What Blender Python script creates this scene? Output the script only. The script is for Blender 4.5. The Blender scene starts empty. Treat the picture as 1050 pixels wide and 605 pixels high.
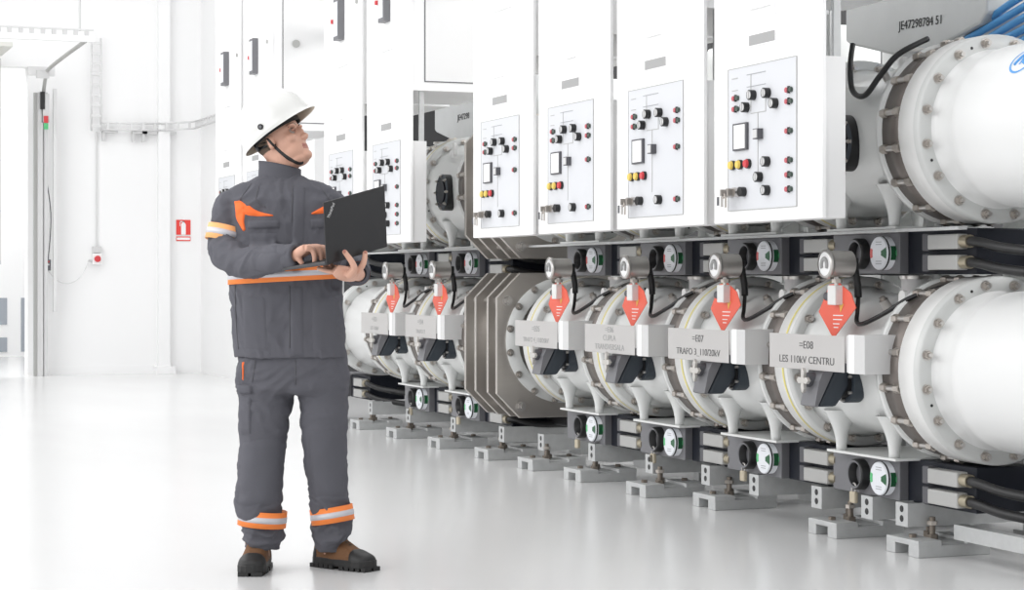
import bpy, bmesh, math, random
from mathutils import Vector, Matrix, noise
random.seed(4)
SC = bpy.context.scene
COL = SC.collection
PI = math.pi
# ------------------------------------------------------------------ camera, world, light
F_PX = 2050.0; PHI = math.atan(797 / F_PX); CAM_H = 1.11; HOR = 288.0
CP, SP = math.cos(PHI), math.sin(PHI)
cd = bpy.data.cameras.new('camera'); cam = bpy.data.objects.new('camera', cd); COL.objects.link(cam)
cam.location = (0, 0, CAM_H); cam.rotation_euler = (PI / 2, 0, -PHI)
cd.sensor_width = 36; cd.lens = 36 * F_PX / 1050; cd.shift_y = -(302.5 - HOR) / 1050
cd.clip_end = 200
SC.camera = cam
W = bpy.data.worlds.new('daylight'); SC.world = W; W.use_nodes = True
bg = W.node_tree.nodes['Background']; bg.inputs[0].default_value = (0.985, 0.99, 1.0, 1); bg.inputs[1].default_value = 0.72
def area(name, loc, rot, sx, sy, power, col=(1, 1, 1)):
    l = bpy.data.lights.new(name, 'AREA'); l.shape = 'RECTANGLE'; l.size = sx; l.size_y = sy; l.energy = power; l.color = col
    o = bpy.data.objects.new(name, l); COL.objects.link(o); o.location = loc; o.rotation_euler = rot
    return o
area('window_daylight', (-7, 8, 5.0), (0, -math.radians(68), 0), 7, 18, 980)
area('roof_daylight', (0.5, 9, 9.0), (0, 0, 0), 8, 16, 350)
area('far_wall_fill', (1, 19.5, 8.5), (math.radians(-30), 0, 0), 12, 3, 400)  # added fill lamp, meant to brighten the far wall
area('rear_window_daylight', (6.9, 9.5, 3.2), (0, math.radians(50), 0), 1.6, 13, 420)
area('facade_fill', (1.5, 25.2, 6), (math.radians(-60), 0, 0), 8, 3, 500)  # added lamp, meant to lift the facade out of the building's shadow
SC.view_settings.view_transform = 'Standard'; SC.view_settings.look = 'None'
SC.view_settings.gamma = 1; SC.view_settings.use_curve_mapping = False
SC.view_settings.exposure = 0.0

# ------------------------------------------------------------------ materials
def mat(name, col, rough=0.5, metal=0.0, var=0.0, vscale=8.0, bump=0.0, bscale=60.0, coat=0.0, stretch=None, spec=0.5):
    m = bpy.data.materials.new(name); m.use_nodes = True
    nt = m.node_tree; b = nt.nodes['Principled BSDF']
    b.inputs['Base Color'].default_value = (*col, 1); b.inputs['Roughness'].default_value = rough
    b.inputs['Metallic'].default_value = metal; b.inputs['Coat Weight'].default_value = coat
    b.inputs['Specular IOR Level'].default_value = spec
    tc = nt.nodes.new('ShaderNodeTexCoord'); mp = nt.nodes.new('ShaderNodeMapping')
    nt.links.new(tc.outputs['Object'], mp.inputs[0])
    if stretch: mp.inputs['Scale'].default_value = stretch
    if var > 0:
        n = nt.nodes.new('ShaderNodeTexNoise'); n.inputs['Scale'].default_value = vscale; n.inputs['Detail'].default_value = 4
        r = nt.nodes.new('ShaderNodeMapRange'); r.inputs[3].default_value = 1 - var; r.inputs[4].default_value = 1 + var
        mx = nt.nodes.new('ShaderNodeVectorMath'); mx.operation = 'SCALE'; mx.inputs[0].default_value = col
        nt.links.new(mp.outputs[0], n.inputs['Vector']); nt.links.new(n.outputs[0], r.inputs[0]); nt.links.new(r.outputs[0], mx.inputs['Scale'])
        nt.links.new(mx.outputs[0], b.inputs['Base Color'])
    if bump > 0:
        n2 = nt.nodes.new('ShaderNodeTexNoise'); n2.inputs['Scale'].default_value = bscale; n2.inputs['Detail'].default_value = 3
        bp = nt.nodes.new('ShaderNodeBump'); bp.inputs['Strength'].default_value = bump; bp.inputs['Distance'].default_value = 0.01
        nt.links.new(mp.outputs[0], n2.inputs['Vector']); nt.links.new(n2.outputs[0], bp.inputs['Height']); nt.links.new(bp.outputs[0], b.inputs['Normal'])
    return m
M = dict(
    wall=mat('white_wall_paint', (.90, .90, .90), .7, var=.012, vscale=.6),
    floor=mat('grey_epoxy_floor', (.74, .74, .74), .20, var=.05, vscale=1.3, bump=.02, bscale=3, stretch=(1, .35, 1)),
    shadewall=mat('shade_toned_wall', (.07, .07, .072), .8),  # near-black colour puts the gloom behind the row into the walls
    white=mat('white_enamel', (.78, .785, .78), .32, var=.01),
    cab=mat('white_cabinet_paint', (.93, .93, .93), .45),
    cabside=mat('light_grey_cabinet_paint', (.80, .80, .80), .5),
    panel=mat('mimic_panel_film', (.66, .672, .70), .4),
    line=mat('panel_line_grey', (.35, .36, .38), .5),
    seam=mat('seam_dark', (.10, .10, .11), .6),
    enamel=mat('housing_enamel', (.72, .73, .72), .28, var=.02, vscale=3),
    flangew=mat('flange_white', (.76, .76, .75), .3),
    flangeg=mat('flange_grey', (.60, .61, .60), .35),
    darkring=mat('bare_steel_ring', (.17, .15, .138), .42, .6, var=.15, vscale=14),
    yellow=mat('yellow_gasket', (.75, .66, .22), .5),
    steel=mat('stainless_steel', (.56, .54, .52), .3, .9, var=.08, vscale=20),
    steelw=mat('brushed_steel_plate', (.50, .47, .44), .33, .8, var=.06, vscale=5, stretch=(1, 1, 6)),
    sign=mat('satin_sign_plate', (.60, .585, .575), .38, .65),
    nut=mat('zinc_nut', (.50, .46, .42), .35, .85),
    galv=mat('galvanised_steel', (.55, .56, .56), .5, .35, var=.12, vscale=25),
    galvd=mat('galvanised_sheet', (.46, .47, .47), .5, .2, var=.06, vscale=9),
    rod=mat('threaded_rod', (.23, .20, .17), .5, .7),
    black=mat('black_plastic', (.012, .012, .013), .4),
    navy=mat('dark_blue_black_box', (.008, .010, .017), .5, spec=.3),
    elbow=mat('slate_blue_plastic', (.035, .045, .058), .45),
    mount=mat('grey_mount_plate', (.17, .17, .182), .45),
    grey=mat('grey_plastic', (.42, .42, .41), .5),
    brass=mat('brass_gland', (.45, .40, .30), .35, .8),
    dialw=mat('dial_white', (.78, .80, .84), .4),
    dialr=mat('dial_red', (.65, .12, .12), .5),
    green=mat('dial_green', (.01, .10, .035), .4),
    greenl=mat('dial_green_bright', (.10, .50, .20), .4),
    ink=mat('black_ink', (.02, .02, .02), .6),
    inkg=mat('engraved_grey', (.12, .12, .12), .6),
    inkl=mat('engraved_light_grey', (.36, .36, .36), .6),
    red=mat('red_tag', (.82, .13, .08), .45),
    redp=mat('red_button', (.62, .05, .06), .35),
    indg=mat('indicator_green', (.05, .075, .06), .4), indr=mat('indicator_red', (.50, .10, .12), .4),
    redd=mat('red_button_dark', (.22, .01, .025), .4),
    yell=mat('yellow_button', (.80, .58, .12), .35),
    sticker=mat('sticker_yellow', (.85, .50, .10), .5),
    padlock=mat('beige_padlock', (.50, .44, .33), .45),
    blue=mat('blue_hose', (.06, .25, .52), .4),
    bluem=mat('blue_marking', (.10, .35, .75), .5),
    sred=mat('sign_red', (.80, .06, .05), .5),
    swhite=mat('sign_white', (.9, .9, .9), .5),
    door=mat('door_panel_cream', (.68, .68, .64), .5),
    lgrey=mat('pale_grey_metal', (.62, .62, .62), .5),
    tray=mat('pale_tray', (.72, .72, .72), .5),
    pane=mat('window_pane', (.35, .38, .42), .1),
    silver=mat('silver_cap', (.62, .60, .57), .35, .5, bump=.4, bscale=120),
)
def glowfree(): pass
# ------------------------------------------------------------------ mesh builder
class MB:
    def __init__(s): s.v = []; s.f = []; s.m = []; s.sm = []; s.mats = []
    def mi(s, m):
        m = M[m] if isinstance(m, str) else m
        if m not in s.mats: s.mats.append(m)
        return s.mats.index(m)
    def add(s, vs, fs, m, smooth=False):
        k = len(s.v); i = s.mi(m); s.v += [tuple(v) for v in vs]
        for f in fs: s.f.append([a + k for a in f]); s.m.append(i); s.sm.append(smooth)
        return s
    def box(s, x0, x1, y0, y1, z0, z1, m, mx=None):
        vs = [Vector((x, y, z)) for x in (x0, x1) for y in (y0, y1) for z in (z0, z1)]
        if mx: vs = [mx @ v for v in vs]
        return s.add(vs, [(0, 1, 3, 2), (4, 6, 7, 5), (0, 4, 5, 1), (2, 3, 7, 6), (0, 2, 6, 4), (1, 5, 7, 3)], m)
    def cbox(s, c, sz, m, mx=None):
        return s.box(c[0]-sz[0]/2, c[0]+sz[0]/2, c[1]-sz[1]/2, c[1]+sz[1]/2, c[2]-sz[2]/2, c[2]+sz[2]/2, m, mx)
    def lathe(s, prof, o, ax, m, n=48, smooth=True, scale=(1, 1), mats=None):
        """prof: (r, t) pairs; o origin, ax axis direction; closed at the ends when r=0"""
        a = Vector(ax).normalized(); u = a.orthogonal().normalized()
        if abs(a.z) < .9: u = Vector((0, 0, 1)) - a * a.z; u.normalize()
        w = a.cross(u); o = Vector(o); vs = []; fs = []; ms = []
        for (r, t) in prof:
            for i in range(n):
                q = 2 * PI * i / n
                vs.append(o + a * t + (u * math.cos(q) * scale[0] + w * math.sin(q) * scale[1]) * r)
        for j in range(len(prof) - 1):
            for i in range(n):
                fs.append((j*n+i, j*n+(i+1) % n, (j+1)*n+(i+1) % n, (j+1)*n+i))
        if mats is None: return s.add(vs, fs, m, smooth)
        k = len(s.v); s.v += [tuple(v) for v in vs]
        for idx, f in enumerate(fs): s.f.append([x + k for x in f]); s.m.append(s.mi(mats[idx // n])); s.sm.append(smooth)
        return s
    def cyl(s, p0, p1, r, m, n=24, r1=None, smooth=True):
        p0 = Vector(p0); p1 = Vector(p1); L = (p1 - p0).length; r1 = r if r1 is None else r1
        s.lathe([(r, 0), (r1, L)], p0, p1 - p0, m, n, smooth)
        s.lathe([(0, 0), (r, 0)], p0, p1 - p0, m, n, False); s.lathe([(r1, L), (0, L)], p0, p1 - p0, m, n, False)
        return s
    def tube(s, pts, r, m, n=10, res=6, caps=True, flat=1.0, cyc=False):
        P = catmull([Vector(p) for p in pts], res); R = [r] * len(P) if not isinstance(r, (list, tuple)) else catr(r, res)
        vs = []; fs = []; u = None
        for i, p in enumerate(P):
            d = (P[min(i+1, len(P)-1)] - P[max(i-1, 0)]).normalized()
            if u is None: u = d.orthogonal().normalized()
            u = (u - d * u.dot(d)).normalized(); w = d.cross(u)
            for k in range(n):
                q = 2*PI*k/n; vs.append(p + (u*math.cos(q) + w*math.sin(q)*flat) * R[i])
        for j in range(len(P)-1):
            for k in range(n): fs.append((j*n+k, j*n+(k+1) % n, (j+1)*n+(k+1) % n, (j+1)*n+k))
        if caps: fs.append(tuple(range(n))[::-1]); fs.append(tuple((len(P)-1)*n+k for k in range(n)))
        return s.add(vs, fs, m, True)
    def prism(s, poly, d, m, smooth=False):
        """poly: 3D points; d: extrude vector"""
        d = Vector(d); n = len(poly); vs = [Vector(p) for p in poly] + [Vector(p) + d for p in poly]
        fs = [tuple(range(n))[::-1], tuple(range(n, 2*n))] + [(i, (i+1) % n, n+(i+1) % n, n+i) for i in range(n)]
        return s.add(vs, fs, m, smooth)
    def build(s, name, parent=None, bevel=0, **kw):
        me = bpy.data.meshes.new(name); me.from_pydata(s.v, [], s.f)
        for mm in s.mats: me.materials.append(mm)
        me.polygons.foreach_set('material_index', s.m); me.polygons.foreach_set('use_smooth', s.sm)
        me.update()
        bm = bmesh.new(); bm.from_mesh(me); bmesh.ops.recalc_face_normals(bm, faces=bm.faces); bm.to_mesh(me); bm.free()
        return link(name, me, parent, bevel, **kw)
def link(name, me, parent=None, bevel=0, loc=None, label=None, cat=None, group=None, kind=None):
    o = bpy.data.objects.new(name, me); COL.objects.link(o)
    if parent: o.parent = parent
    if loc: o.location = loc
    if bevel:
        b = o.modifiers.new('bevel', 'BEVEL'); b.width = bevel; b.segments = 2; b.limit_method = 'ANGLE'; b.angle_limit = math.radians(50)
    tag(o, label, cat, group, kind); return o
def tag(o, label=None, cat=None, group=None, kind=None):
    if label: o['label'] = label
    if cat: o['category'] = cat
    if group: o['group'] = group
    if kind: o['kind'] = kind
    return o
def thing(name, loc, label, cat, group=None, rz=0):
    o = bpy.data.objects.new(name, None); COL.objects.link(o); o.location = loc; o.rotation_euler = (0, 0, rz); o.empty_display_size = .05
    return tag(o, label, cat, group)
def copy_tree(o, loc=None, label=None, group=None, parent=None):
    c = o.copy(); COL.objects.link(c)
    if parent: c.parent = parent
    if loc is not None: c.location = loc
    if label: c['label'] = label
    if group: c['group'] = group
    for ch in list(o.children): copy_tree(ch, parent=c)
    return c
def catmull(P, res):
    if len(P) < 3: return P
    out = []
    for i in range(len(P) - 1):
        a = P[max(i-1, 0)]; b = P[i]; c = P[i+1]; d = P[min(i+2, len(P)-1)]
        for k in range(res):
            t = k / res; out.append(.5 * ((2*b) + (c-a)*t + (2*a-5*b+4*c-d)*t*t + (3*b-a-3*c+d)*t**3))
    out.append(P[-1]); return out
def catr(R, res): return [v.x for v in catmull([Vector((r, 0, 0)) for r in R], res)] if len(R) > 2 else R
def text_mesh(txt, size, xs=1.0):
    c = bpy.data.curves.new('lettering', 'FONT'); c.body = txt; c.size = size; c.align_x = 'CENTER'; c.align_y = 'CENTER'; c.extrude = .0006
    o = bpy.data.objects.new('lettering', c); COL.objects.link(o)
    dg = bpy.context.evaluated_depsgraph_get(); dg.update()
    me = bpy.data.meshes.new_from_object(o.evaluated_get(dg)); bpy.data.objects.remove(o); bpy.data.curves.remove(c)
    me.transform(Matrix.Diagonal((xs, 1, 1, 1)))
    return me
FACE_X = Matrix(((0, 0, -1, 0), (-1, 0, 0, 0), (0, 1, 0, 0), (0, 0, 0, 1)))   # text faces -X, reads towards -Y
FACE_NY = Matrix(((1, 0, 0, 0), (0, 0, -1, 0), (0, 1, 0, 0), (0, 0, 0, 1)))     # text faces -Y
def text(txt, size, pos, m, parent, mx=FACE_X, xs=1.0, name='lettering'):
    me = text_mesh(txt, size, xs); me.transform(Matrix.Translation(pos) @ mx); me.materials.clear(); me.materials.append(M[m])
    return link(name, me, parent)

# ------------------------------------------------------------------ room shell
b = MB(); b.box(-14, 16, -6, 40, -.12, 0, 'floor'); b.build('floor', kind='structure')
b = MB()   # far wall with the loading-door opening X 0 .. 3.2, height 0 .. 3.55
YW = 23.9
b.box(-14, 0, YW, YW+.25, 0, 7.5, 'wall'); b.box(3.2, 16, YW, YW+.25, 0, 7.5, 'wall'); b.box(0, 3.2, YW, YW+.25, 3.62, 7.5, 'wall')
b.build('wall_back', kind='structure')
b = MB(); b.box(5.25, 5.5, 18.8, YW, 0, 7.5, 'wall'); b.build('wall_right', kind='structure')
b = MB(); b.box(7.2, 7.4, 2, 18.8, 0, 6, 'shadewall'); b.build('wall_side', kind='structure')
b = MB(); b.box(5.5, 7.4, 18.8, 19.0, 0, 6, 'shadewall'); b.build('wall_return', kind='structure')
b = MB(); b.box(4.72, 4.86, YW-.1, YW, 0, 7.5, 'wall'); b.box(4.68, 4.92, YW-.16, YW, 0, .09, 'wall'); b.build('trim_1', kind='structure')
b = MB(); b.box(3.2, 5.25, YW-.012, YW, 0, .1, 'swhite'); b.build('baseboard_back', kind='structure')

# sectional loading door, raised part-way
d = thing('sectional_door', (1.6, 23.8, 1.33), 'cream sectional loading door, half raised, at the far wall', 'door')
for i in range(4):
    p = MB(); p.box(-1.62, 1.28, -.03, .03, i*.59+.012, (i+1)*.59-.012, 'door'); p.build('door_panel', d, .006)
p = MB(); p.box(-1.62, 1.28, .0, .02, 0, 2.36, 'grey'); p.build('panel_joint', d)
p = MB(); p.box(-1.62, 1.28, -.036, .036, -.03, .006, 'lgrey'); p.build('bottom_seal', d)
p = MB()
for i in range(1, 4): p.cbox((1.22, -.06, i*.59-.0), (.09, .05, .05), 'tray')
p.build('hinge', d)
for i in range(1):   # sections already pulled back under the ceiling
    p = MB(); p.box(-1.62, 1.28, -1.1, -.10, 2.38, 2.43, 'door'); p.build('door_panel', d, .006)
t = thing('door_track', (3.3, 23.7, 0), 'grey steel upright track beside the loading door opening', 'door track')
p = MB(); p.box(-.02, .02, -.1, .02, 0, 3.3, 'lgrey'); p.build('side_rail', t)
p = MB(); p.box(.05, .09, -.1, .02, 0, 3.3, 'lgrey'); p.box(-.06, -.02, -.02, .02, 0, 3.3, 'grey'); p.build('outer_rail', t)
p = MB(); p.box(.16, .20, -.06, 0, .75, 3.35, 'tray'); p.build('cable_channel', t)
p = MB(); p.box(.03, .10, -.14, -.02, 2.95, 3.28, 'lgrey'); p.box(.0, .05, -.15, -.02, 3.1, 3.3, 'black'); p.cbox((.06, -.16, 2.98), (.05, .02, .08), 'redp'); p.cbox((.06, -.16, 2.9), (.05, .02, .07), 'greenl'); p.build('drive_bracket', t)
t2 = thing('ceiling_track', (3.35, 23.6, 3.5), 'grey steel horizontal door track running out under the high beam', 'door track')
p = MB(); p.tube([(0, .1, -.25), (0, -.1, -.04), (0, -.5, .04), (0, -3, .07)], .022, 'grey', 8); p.build('rail', t2)
p = MB(); p.box(-.2, .1, -.15, -.08, -.02, .08, 'tray'); p.box(-.12, .02, -.25, -.2, -.06, .03, 'lgrey'); p.build('end_bracket', t2)
t3 = thing('overhead_beam', (1.6, 20.6, 3.56), 'pale perforated crossbeam hung from thin rods above the door', 'beam')
p = MB(); p.box(-3, 1.82, -.03, .03, -.01, .05, 'swhite')
for i in range(44): p.box(-3+i*.11, -2.96+i*.11, -.02, .02, .05, .11, 'lgrey')
p.box(-3, 1.82, -.015, .015, .105, .12, 'tray'); p.build('perforated_rail', t3)
for x in (-1.2, 1.68):
    p = MB(); p.cyl((x, 0, .1), (x, 0, 3.5), .012, 'lgrey', 8); p.build('hanger_rod', t3)
# cable trays on the far wall
def tray(name, pts, w, label, horiz=True):
    t = thing(name, pts[0], label, 'cable tray'); p0 = Vector(pts[0])
    for side in (-1, 1):
        p = MB()
        q = [Vector(a) - p0 for a in pts]
        for a, c in zip(q, q[1:]):
            off = Vector((0, 0, side*w/2)) if horiz else Vector((side*w/2, 0, 0))
            p.tube([a+off, c+off], .012, 'tray', 6)
        p.build('side_rail', t)
    for a, c in zip(q, q[1:]):
        n = max(2, int((c-a).length/.12))
        for i in range(n):
            m0 = a.lerp(c, (i+.5)/n); p = MB()
            p.cbox(m0, (.03, .02, w) if horiz else (w, .02, .03), 'tray')
            p.build('rung', t)
    return t
tray('cable_tray', [(3.98, YW-.1, 2.88), (3.98, YW-.1, 3.98)], .11, 'upright pale cable tray on the far wall beside the door track', False)
tray('cable_tray', [(4.05, YW-.1, 2.94), (4.75, YW-.1, 2.95), (5.12, YW-.3, 2.97), (5.16, 20.5, 2.98)], .08, 'level pale cable tray bending along the far wall corner')
for x in (4.15, 4.5, 4.62, 4.85):
    p = MB(); p.box(-.09, .09, -.06, 0, -.015, .015, 'lgrey'); p.box(-.09, -.06, -.05, 0, -.11, 0, 'lgrey'); p.build('tray_bracket', None, loc=(x, YW-.03, 2.88), label='small pale bracket under the level cable tray', cat='bracket', group='brackets under the level tray')
# socket with red switch, conduit, hanging door control
s = thing('wall_socket', (4.0, YW, 1.35), 'white switch box with red rotary switch on the far wall', 'switch box')
p = MB(); p.box(-.05, .05, -.07, 0, .09, .17, 'lgrey'); p.build('upper_housing', s, .006)
p = MB(); p.box(-.055, .055, -.08, 0, -.05, .085, 'swhite'); p.build('housing', s, .008)
p = MB(); p.cyl((0, -.08, .02), (0, -.1, .02), .038, 'redp', 20); p.build('rotary_switch', s)
p = MB(); p.cyl((-.055, -.04, .0), (-.1, -.04, .0), .015, 'lgrey', 10); p.build('side_plug', s)
p = MB(); p.cyl((4.0, YW-.02, 1.52), (4.0, YW-.02, 2.88), .01, 'tray', 8); p.build('conduit', label='thin white conduit running up the far wall to the tray', cat='conduit')
s = thing('pendant_control', (3.42, YW-.12, 1.3), 'small black push button pendant hanging beside the loading door', 'door control')
p = MB(); p.box(-.028, .028, -.03, .02, -.07, .06, 'mount'); p.build('case', s, .006)
for z, c in ((.035, 'redp'), (-.0, 'swhite')):
    p = MB(); p.cyl((0, -.03, z), (0, -.04, z), .011, c, 10); p.build('button', s)
p = MB(); p.tube([(3.40, YW-.1, 3.2), (3.37, YW-.1, 2.6), (3.45, YW-.12, 1.9), (3.42, YW-.12, 1.36)], .006, 'seam', 6, 8); p.build('hanging_cable', label='dark thin cable from the door track down to the pendant control', cat='cable')
p = MB(); p.tube([(3.42, YW-.12, 1.23), (3.52, YW-.1, 1.12), (3.66, YW-.1, 1.08), (3.80, YW-.1, 1.16), (3.9, YW-.05, 1.34)], .006, 'tray', 6, 8); p.build('looped_cable', label='white cable looping from pendant control to the switch box', cat='cable')
# fire extinguisher sign
s = thing('fire_sign', (5.04, YW-.004, 1.74), 'red and white fire extinguisher sign on the far wall', 'sign')
p = MB(); p.box(-.087, .087, -.004, 0, -.075, .105, 'sred'); p.box(-.087, .087, -.004, 0, -.15, -.095, 'sred'); p.build('red_plate', s)
p = MB()
p.box(-.028, .028, -.007, -.004, -.073, .045, 'swhite'); p.lathe([(0, 0), (.028, 0)], (0, -.0065, .045), (0, -1, 0), 'swhite', 16, False)
p.box(-.012, .012, -.007, -.004, .06, .09, 'swhite'); p.box(-.045, .012, -.007, -.004, .078, .09, 'swhite'); p.box(-.045, -.037, -.007, -.004, .03, .09, 'swhite')
p.build('extinguisher_symbol', s)
p = MB(); p.box(-.08, .08, -.006, -.004, -.136, -.108, 'swhite'); p.build('white_stripe', s)
# outside, seen under the raised door
s = thing('outer_facade', (1.2, 30, 0), 'white facade with dark windows seen under the raised door', 'building')
p = MB(); p.box(-3, 8, 0, .3, 0, 4.5, 'swhite'); p.build('facade_wall', s)
for x0, x1, z0, z1 in ((1.0, 2.52, .47, .86), (1.0, 2.52, .07, .28), (2.72, 2.82, .07, .86)):
    p = MB(); p.box(x0, x1, -.02, 0, z0, z1, 'pane'); f = p.build('window_pane', s)
# ------------------------------------------------------------------ switchgear row
XT = 4.62; ZL = .757; ZU = 1.705; Y0 = 6.87
BAYS = [0, 1, 2, 3, 5, 6]
CODE = {0: '=E08', 1: '=E07', 2: '=E06', 3: '=E05', 5: '=E04', 6: '=E03'}
def bayname(k):
    return {0: 'bay signed =E08', 1: 'bay signed =E07', 2: 'bay signed =E06 CUPLA', 3: 'bay signed =E05', 5: 'bay just past the octagonal plates', 6: 'farthest signed bay'}[k]
def hexnut(m, p, d, r=.016, L=.016, mt='nut', stud=.014, washer=True):
    d = Vector(d).normalized(); p = Vector(p)
    if washer: m.cyl(p, p + d*.004, r*1.35, 'steel', 16)
    m.cyl(p + d*.004, p + d*(.004+L), r, mt, 6, smooth=False)
    m.cyl(p + d*(.004+L), p + d*(.004+L+stud), r*.55, 'steel', 10)
nutm = MB(); hexnut(nutm, (0, 0, 0), (0, -1, 0)); nut_obj = nutm.build('bolt'); NUT = nut_obj.data; bpy.data.objects.remove(nut_obj)
sp = MB(); sp.cyl((0, 0, 0), (0, .13, 0), .012, 'steel', 12); sp.cyl((0, .0, 0), (0, .035, 0), .019, 'nut', 6, smooth=False); sp.cyl((0, .095, 0), (0, .13, 0), .019, 'nut', 6, smooth=False)
so = sp.build('spacer_bolt'); SPC = so.data; bpy.data.objects.remove(so)
def ringpts(r, n=16, off=.5): return [(r*math.cos(2*PI*(i+off)/n), r*math.sin(2*PI*(i+off)/n)) for i in range(n)]
def flange_ring(root, y, yellow, name='end_flange'):
    """white flange on the far side of a bolted joint; y = local ring reference"""
    m = MB(); rr = .372
    m.lathe([(.31, 0), (rr-.01, 0), (rr, .008), (rr, .035)], (0, y-.26, 0), (0, 1, 0), 'flangeg', 72)
    m.lathe([(rr, .035), (rr, .142), (rr-.008, .15), (.3, .15)], (0, y-.26, 0), (0, 1, 0), 'flangew', 72)
    f = m.build(name, root)
    if yellow:
        m = MB(); m.lathe([(rr+.0015, .06), (rr+.0015, .075)], (0, y-.26, 0), (0, 1, 0), 'yellow', 72); m.build('yellow_seal', f)
    for (x, z) in ringpts(.34): link('bolt', NUT, root, loc=(x, y-.26, z))
    m = MB()
    for (x, z) in ringpts(.337, 4, .25): m.cyl((x, y-.262, z), (x, y-.25, z), .006, 'black', 8)
    m.build('dowel_hole', root)
def spacer_ring(root, y):
    m = MB(); m.lathe([(.30, 0), (.360, 0), (.360, .13), (.30, .13)], (0, y-.11, 0), (0, 1, 0), 'darkring', 72); r = m.build('steel_ring', root)
    for (x, z) in ringpts(.364): link('spacer_bolt', SPC, root, loc=(x, y-.11, z))
def lug(m, x, y, z0, z1, w0, w1):
    """tapered foot: wide at the body (z0), narrow at the plate (z1)"""
    rows = []
    for i in range(9):
        t = i/8; w = w1 + (w0-w1) * (1-t)**2.2; z = z0 + (z1-z0)*t; rows.append((w, z))
    n = 12; vs = []; fs = []
    for (w, z) in rows:
        for k in range(n):
            q = 2*PI*k/n; vs.append((x + .6*w*math.cos(q)*.9, y + w*.5*math.sin(q)*1.0, z))
    for j in range(8):
        for k in range(n): fs.append((j*n+k, j*n+(k+1) % n, (j+1)*n+(k+1) % n, (j+1)*n+k))
    fs.append(tuple(range(8*n, 9*n))); m.add(vs, fs, 'enamel', True)
def housing(loc, label, lower):
    root = thing('busbar_housing', loc, label, 'switchgear module', 'lower busbar housings' if lower else 'upper busbar housings')
    m = MB()   # body
    m.lathe([(.28, .02), (.372, .02), (.372, .05), (.33, .056), (.31, .075), (.302, .11), (.30, .18), (.30, .58), (.305, .66), (.315, .70), (.33, .738), (.31, .74)], (0, 0, 0), (0, 1, 0), 'enamel', 72)
    body = m.build('body', root)
    flange_ring(root, 1.0, True); spacer_ring(root, 0.0)
    m = MB()
    for x in (-.19, .19):
        for y in (.20, .62):
            f = MB(); lug(f, x, y, -.20, -.373, .15, .042); f.build('support_lug', root)
    m.box(-.215, .26, .15, .70, -.383, -.373, 'enamel'); m.build('base_plate', root)
    for y in (.12, .55):   # rounded lifting tabs on the shoulder
        f = MB(); pts = [(-.205, y-.025, .20)] + [(-.205, y-.025*math.cos(PI*i/8), .29+.025*math.sin(PI*i/8)) for i in range(9)] + [(-.205, y+.025, .20)]
        f.prism(pts, (.018, 0, 0), 'flangew'); f.build('lifting_tab', root)
    f = MB(); f.box(-.30, -.285, .065, .10, -.17, .17, 'flangew'); f.box(-.302, -.28, .10, .108, -.17, .17, 'lgrey'); f.build('side_strip', root, .002)
    if lower:
        f = MB(); f.cyl((-.33, .36, -.075), (-.27, .36, -.075), .078, 'elbow', 32); f.cyl((-.337, .36, -.075), (-.33, .36, -.075), .06, 'black', 32)
        for q in range(6): f.cyl((-.345, .36+.066*math.sin(q*PI/3), -.075+.066*math.cos(q*PI/3)), (-.33, .36+.066*math.sin(q*PI/3), -.075+.066*math.cos(q*PI/3)), .007, 'steel', 8)
        f.build('port_disc', root)
        f = MB()    # slanted angle drive, leaning down towards the aisle
        f.prism([(-.30, .43, .01), (-.385, .43, .01), (-.475, .43, -.165), (-.39, .43, -.165), (-.31, .43, -.06)], (0, -.11, 0), 'elbow')
        e = f.build('angle_drive', root, .012)
        f = MB(); f.prism([(-.392, .435, .01), (-.482, .435, -.165), (-.495, .435, -.160), (-.475, .435, -.06), (-.44, .435, .01)], (0, -.12, 0), 'mount'); f.cyl((-.43, .385, -.055), (-.50, .385, -.055), .030, 'seam', 24); f.build('lit_face_and_stub', e)  # paler slab paints the light on the drive's front face; stub holds the cap
        f = MB(); st = []
        for i in range(16):
            q = 2*PI*i/16; r = .014 + .034*abs(math.cos(2*q))**1.6; st.append((-.50, .385 + r*math.sin(q), -.058 + 1.1*r*math.cos(q)))
        f.prism(st, (-.016, 0, 0), 'silver'); f.build('star_cap', e, .002)
    else:
        f = MB(); f.cyl((-.335, .41, -.02), (-.2, .41, -.02), .118, 'black', 40); f.lathe([(.09, 0), (.1, -.008), (.118, 0)], (-.335, .41, -.02), (1, 0, 0), 'elbow', 40)
        f.cyl((-.345, .41, -.02), (-.335, .41, -.02), .075, 'navy', 30)
        f.build('port_disc', root)
        for q in range(8):
            o = link('port_bolt', NUT, root, loc=(-.335, .41+.104*math.sin(q*PI/4), -.02+.104*math.cos(q*PI/4))); o.rotation_euler = (0, 0, -PI/2); o.scale = (.6, .6, .6)
    # valve stub and fitting on the body top
    f = MB(); f.cyl((-.17, .26, .22), (-.205, .26, .275), .02, 'steel', 16); f.cyl((-.205, .26, .275), (-.212, .26, .286), .014, 'nut', 6); f.build('filling_valve', root)
    f = MB(); f.cyl((-.0, .34, .29), (.0, .34, .36), .06, 'lgrey', 20); f.cyl((.0, .34, .36), (.0, .34, .375), .07, 'steel', 20); f.build('top_port', root)
    return root
hl = housing((XT, Y0, ZL), 'lower white busbar housing of the bay signed =E08', True)
hu = housing((XT, Y0, ZU), 'upper white busbar housing behind the control cabinet of bay =E08', False)
for k in BAYS[1:]:
    copy_tree(hl, (XT, Y0+k, ZL), 'lower white busbar housing of the ' + bayname(k))
    copy_tree(hu, (XT, Y0+k, ZU), 'upper white busbar housing behind the cabinet of the ' + bayname(k))
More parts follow.
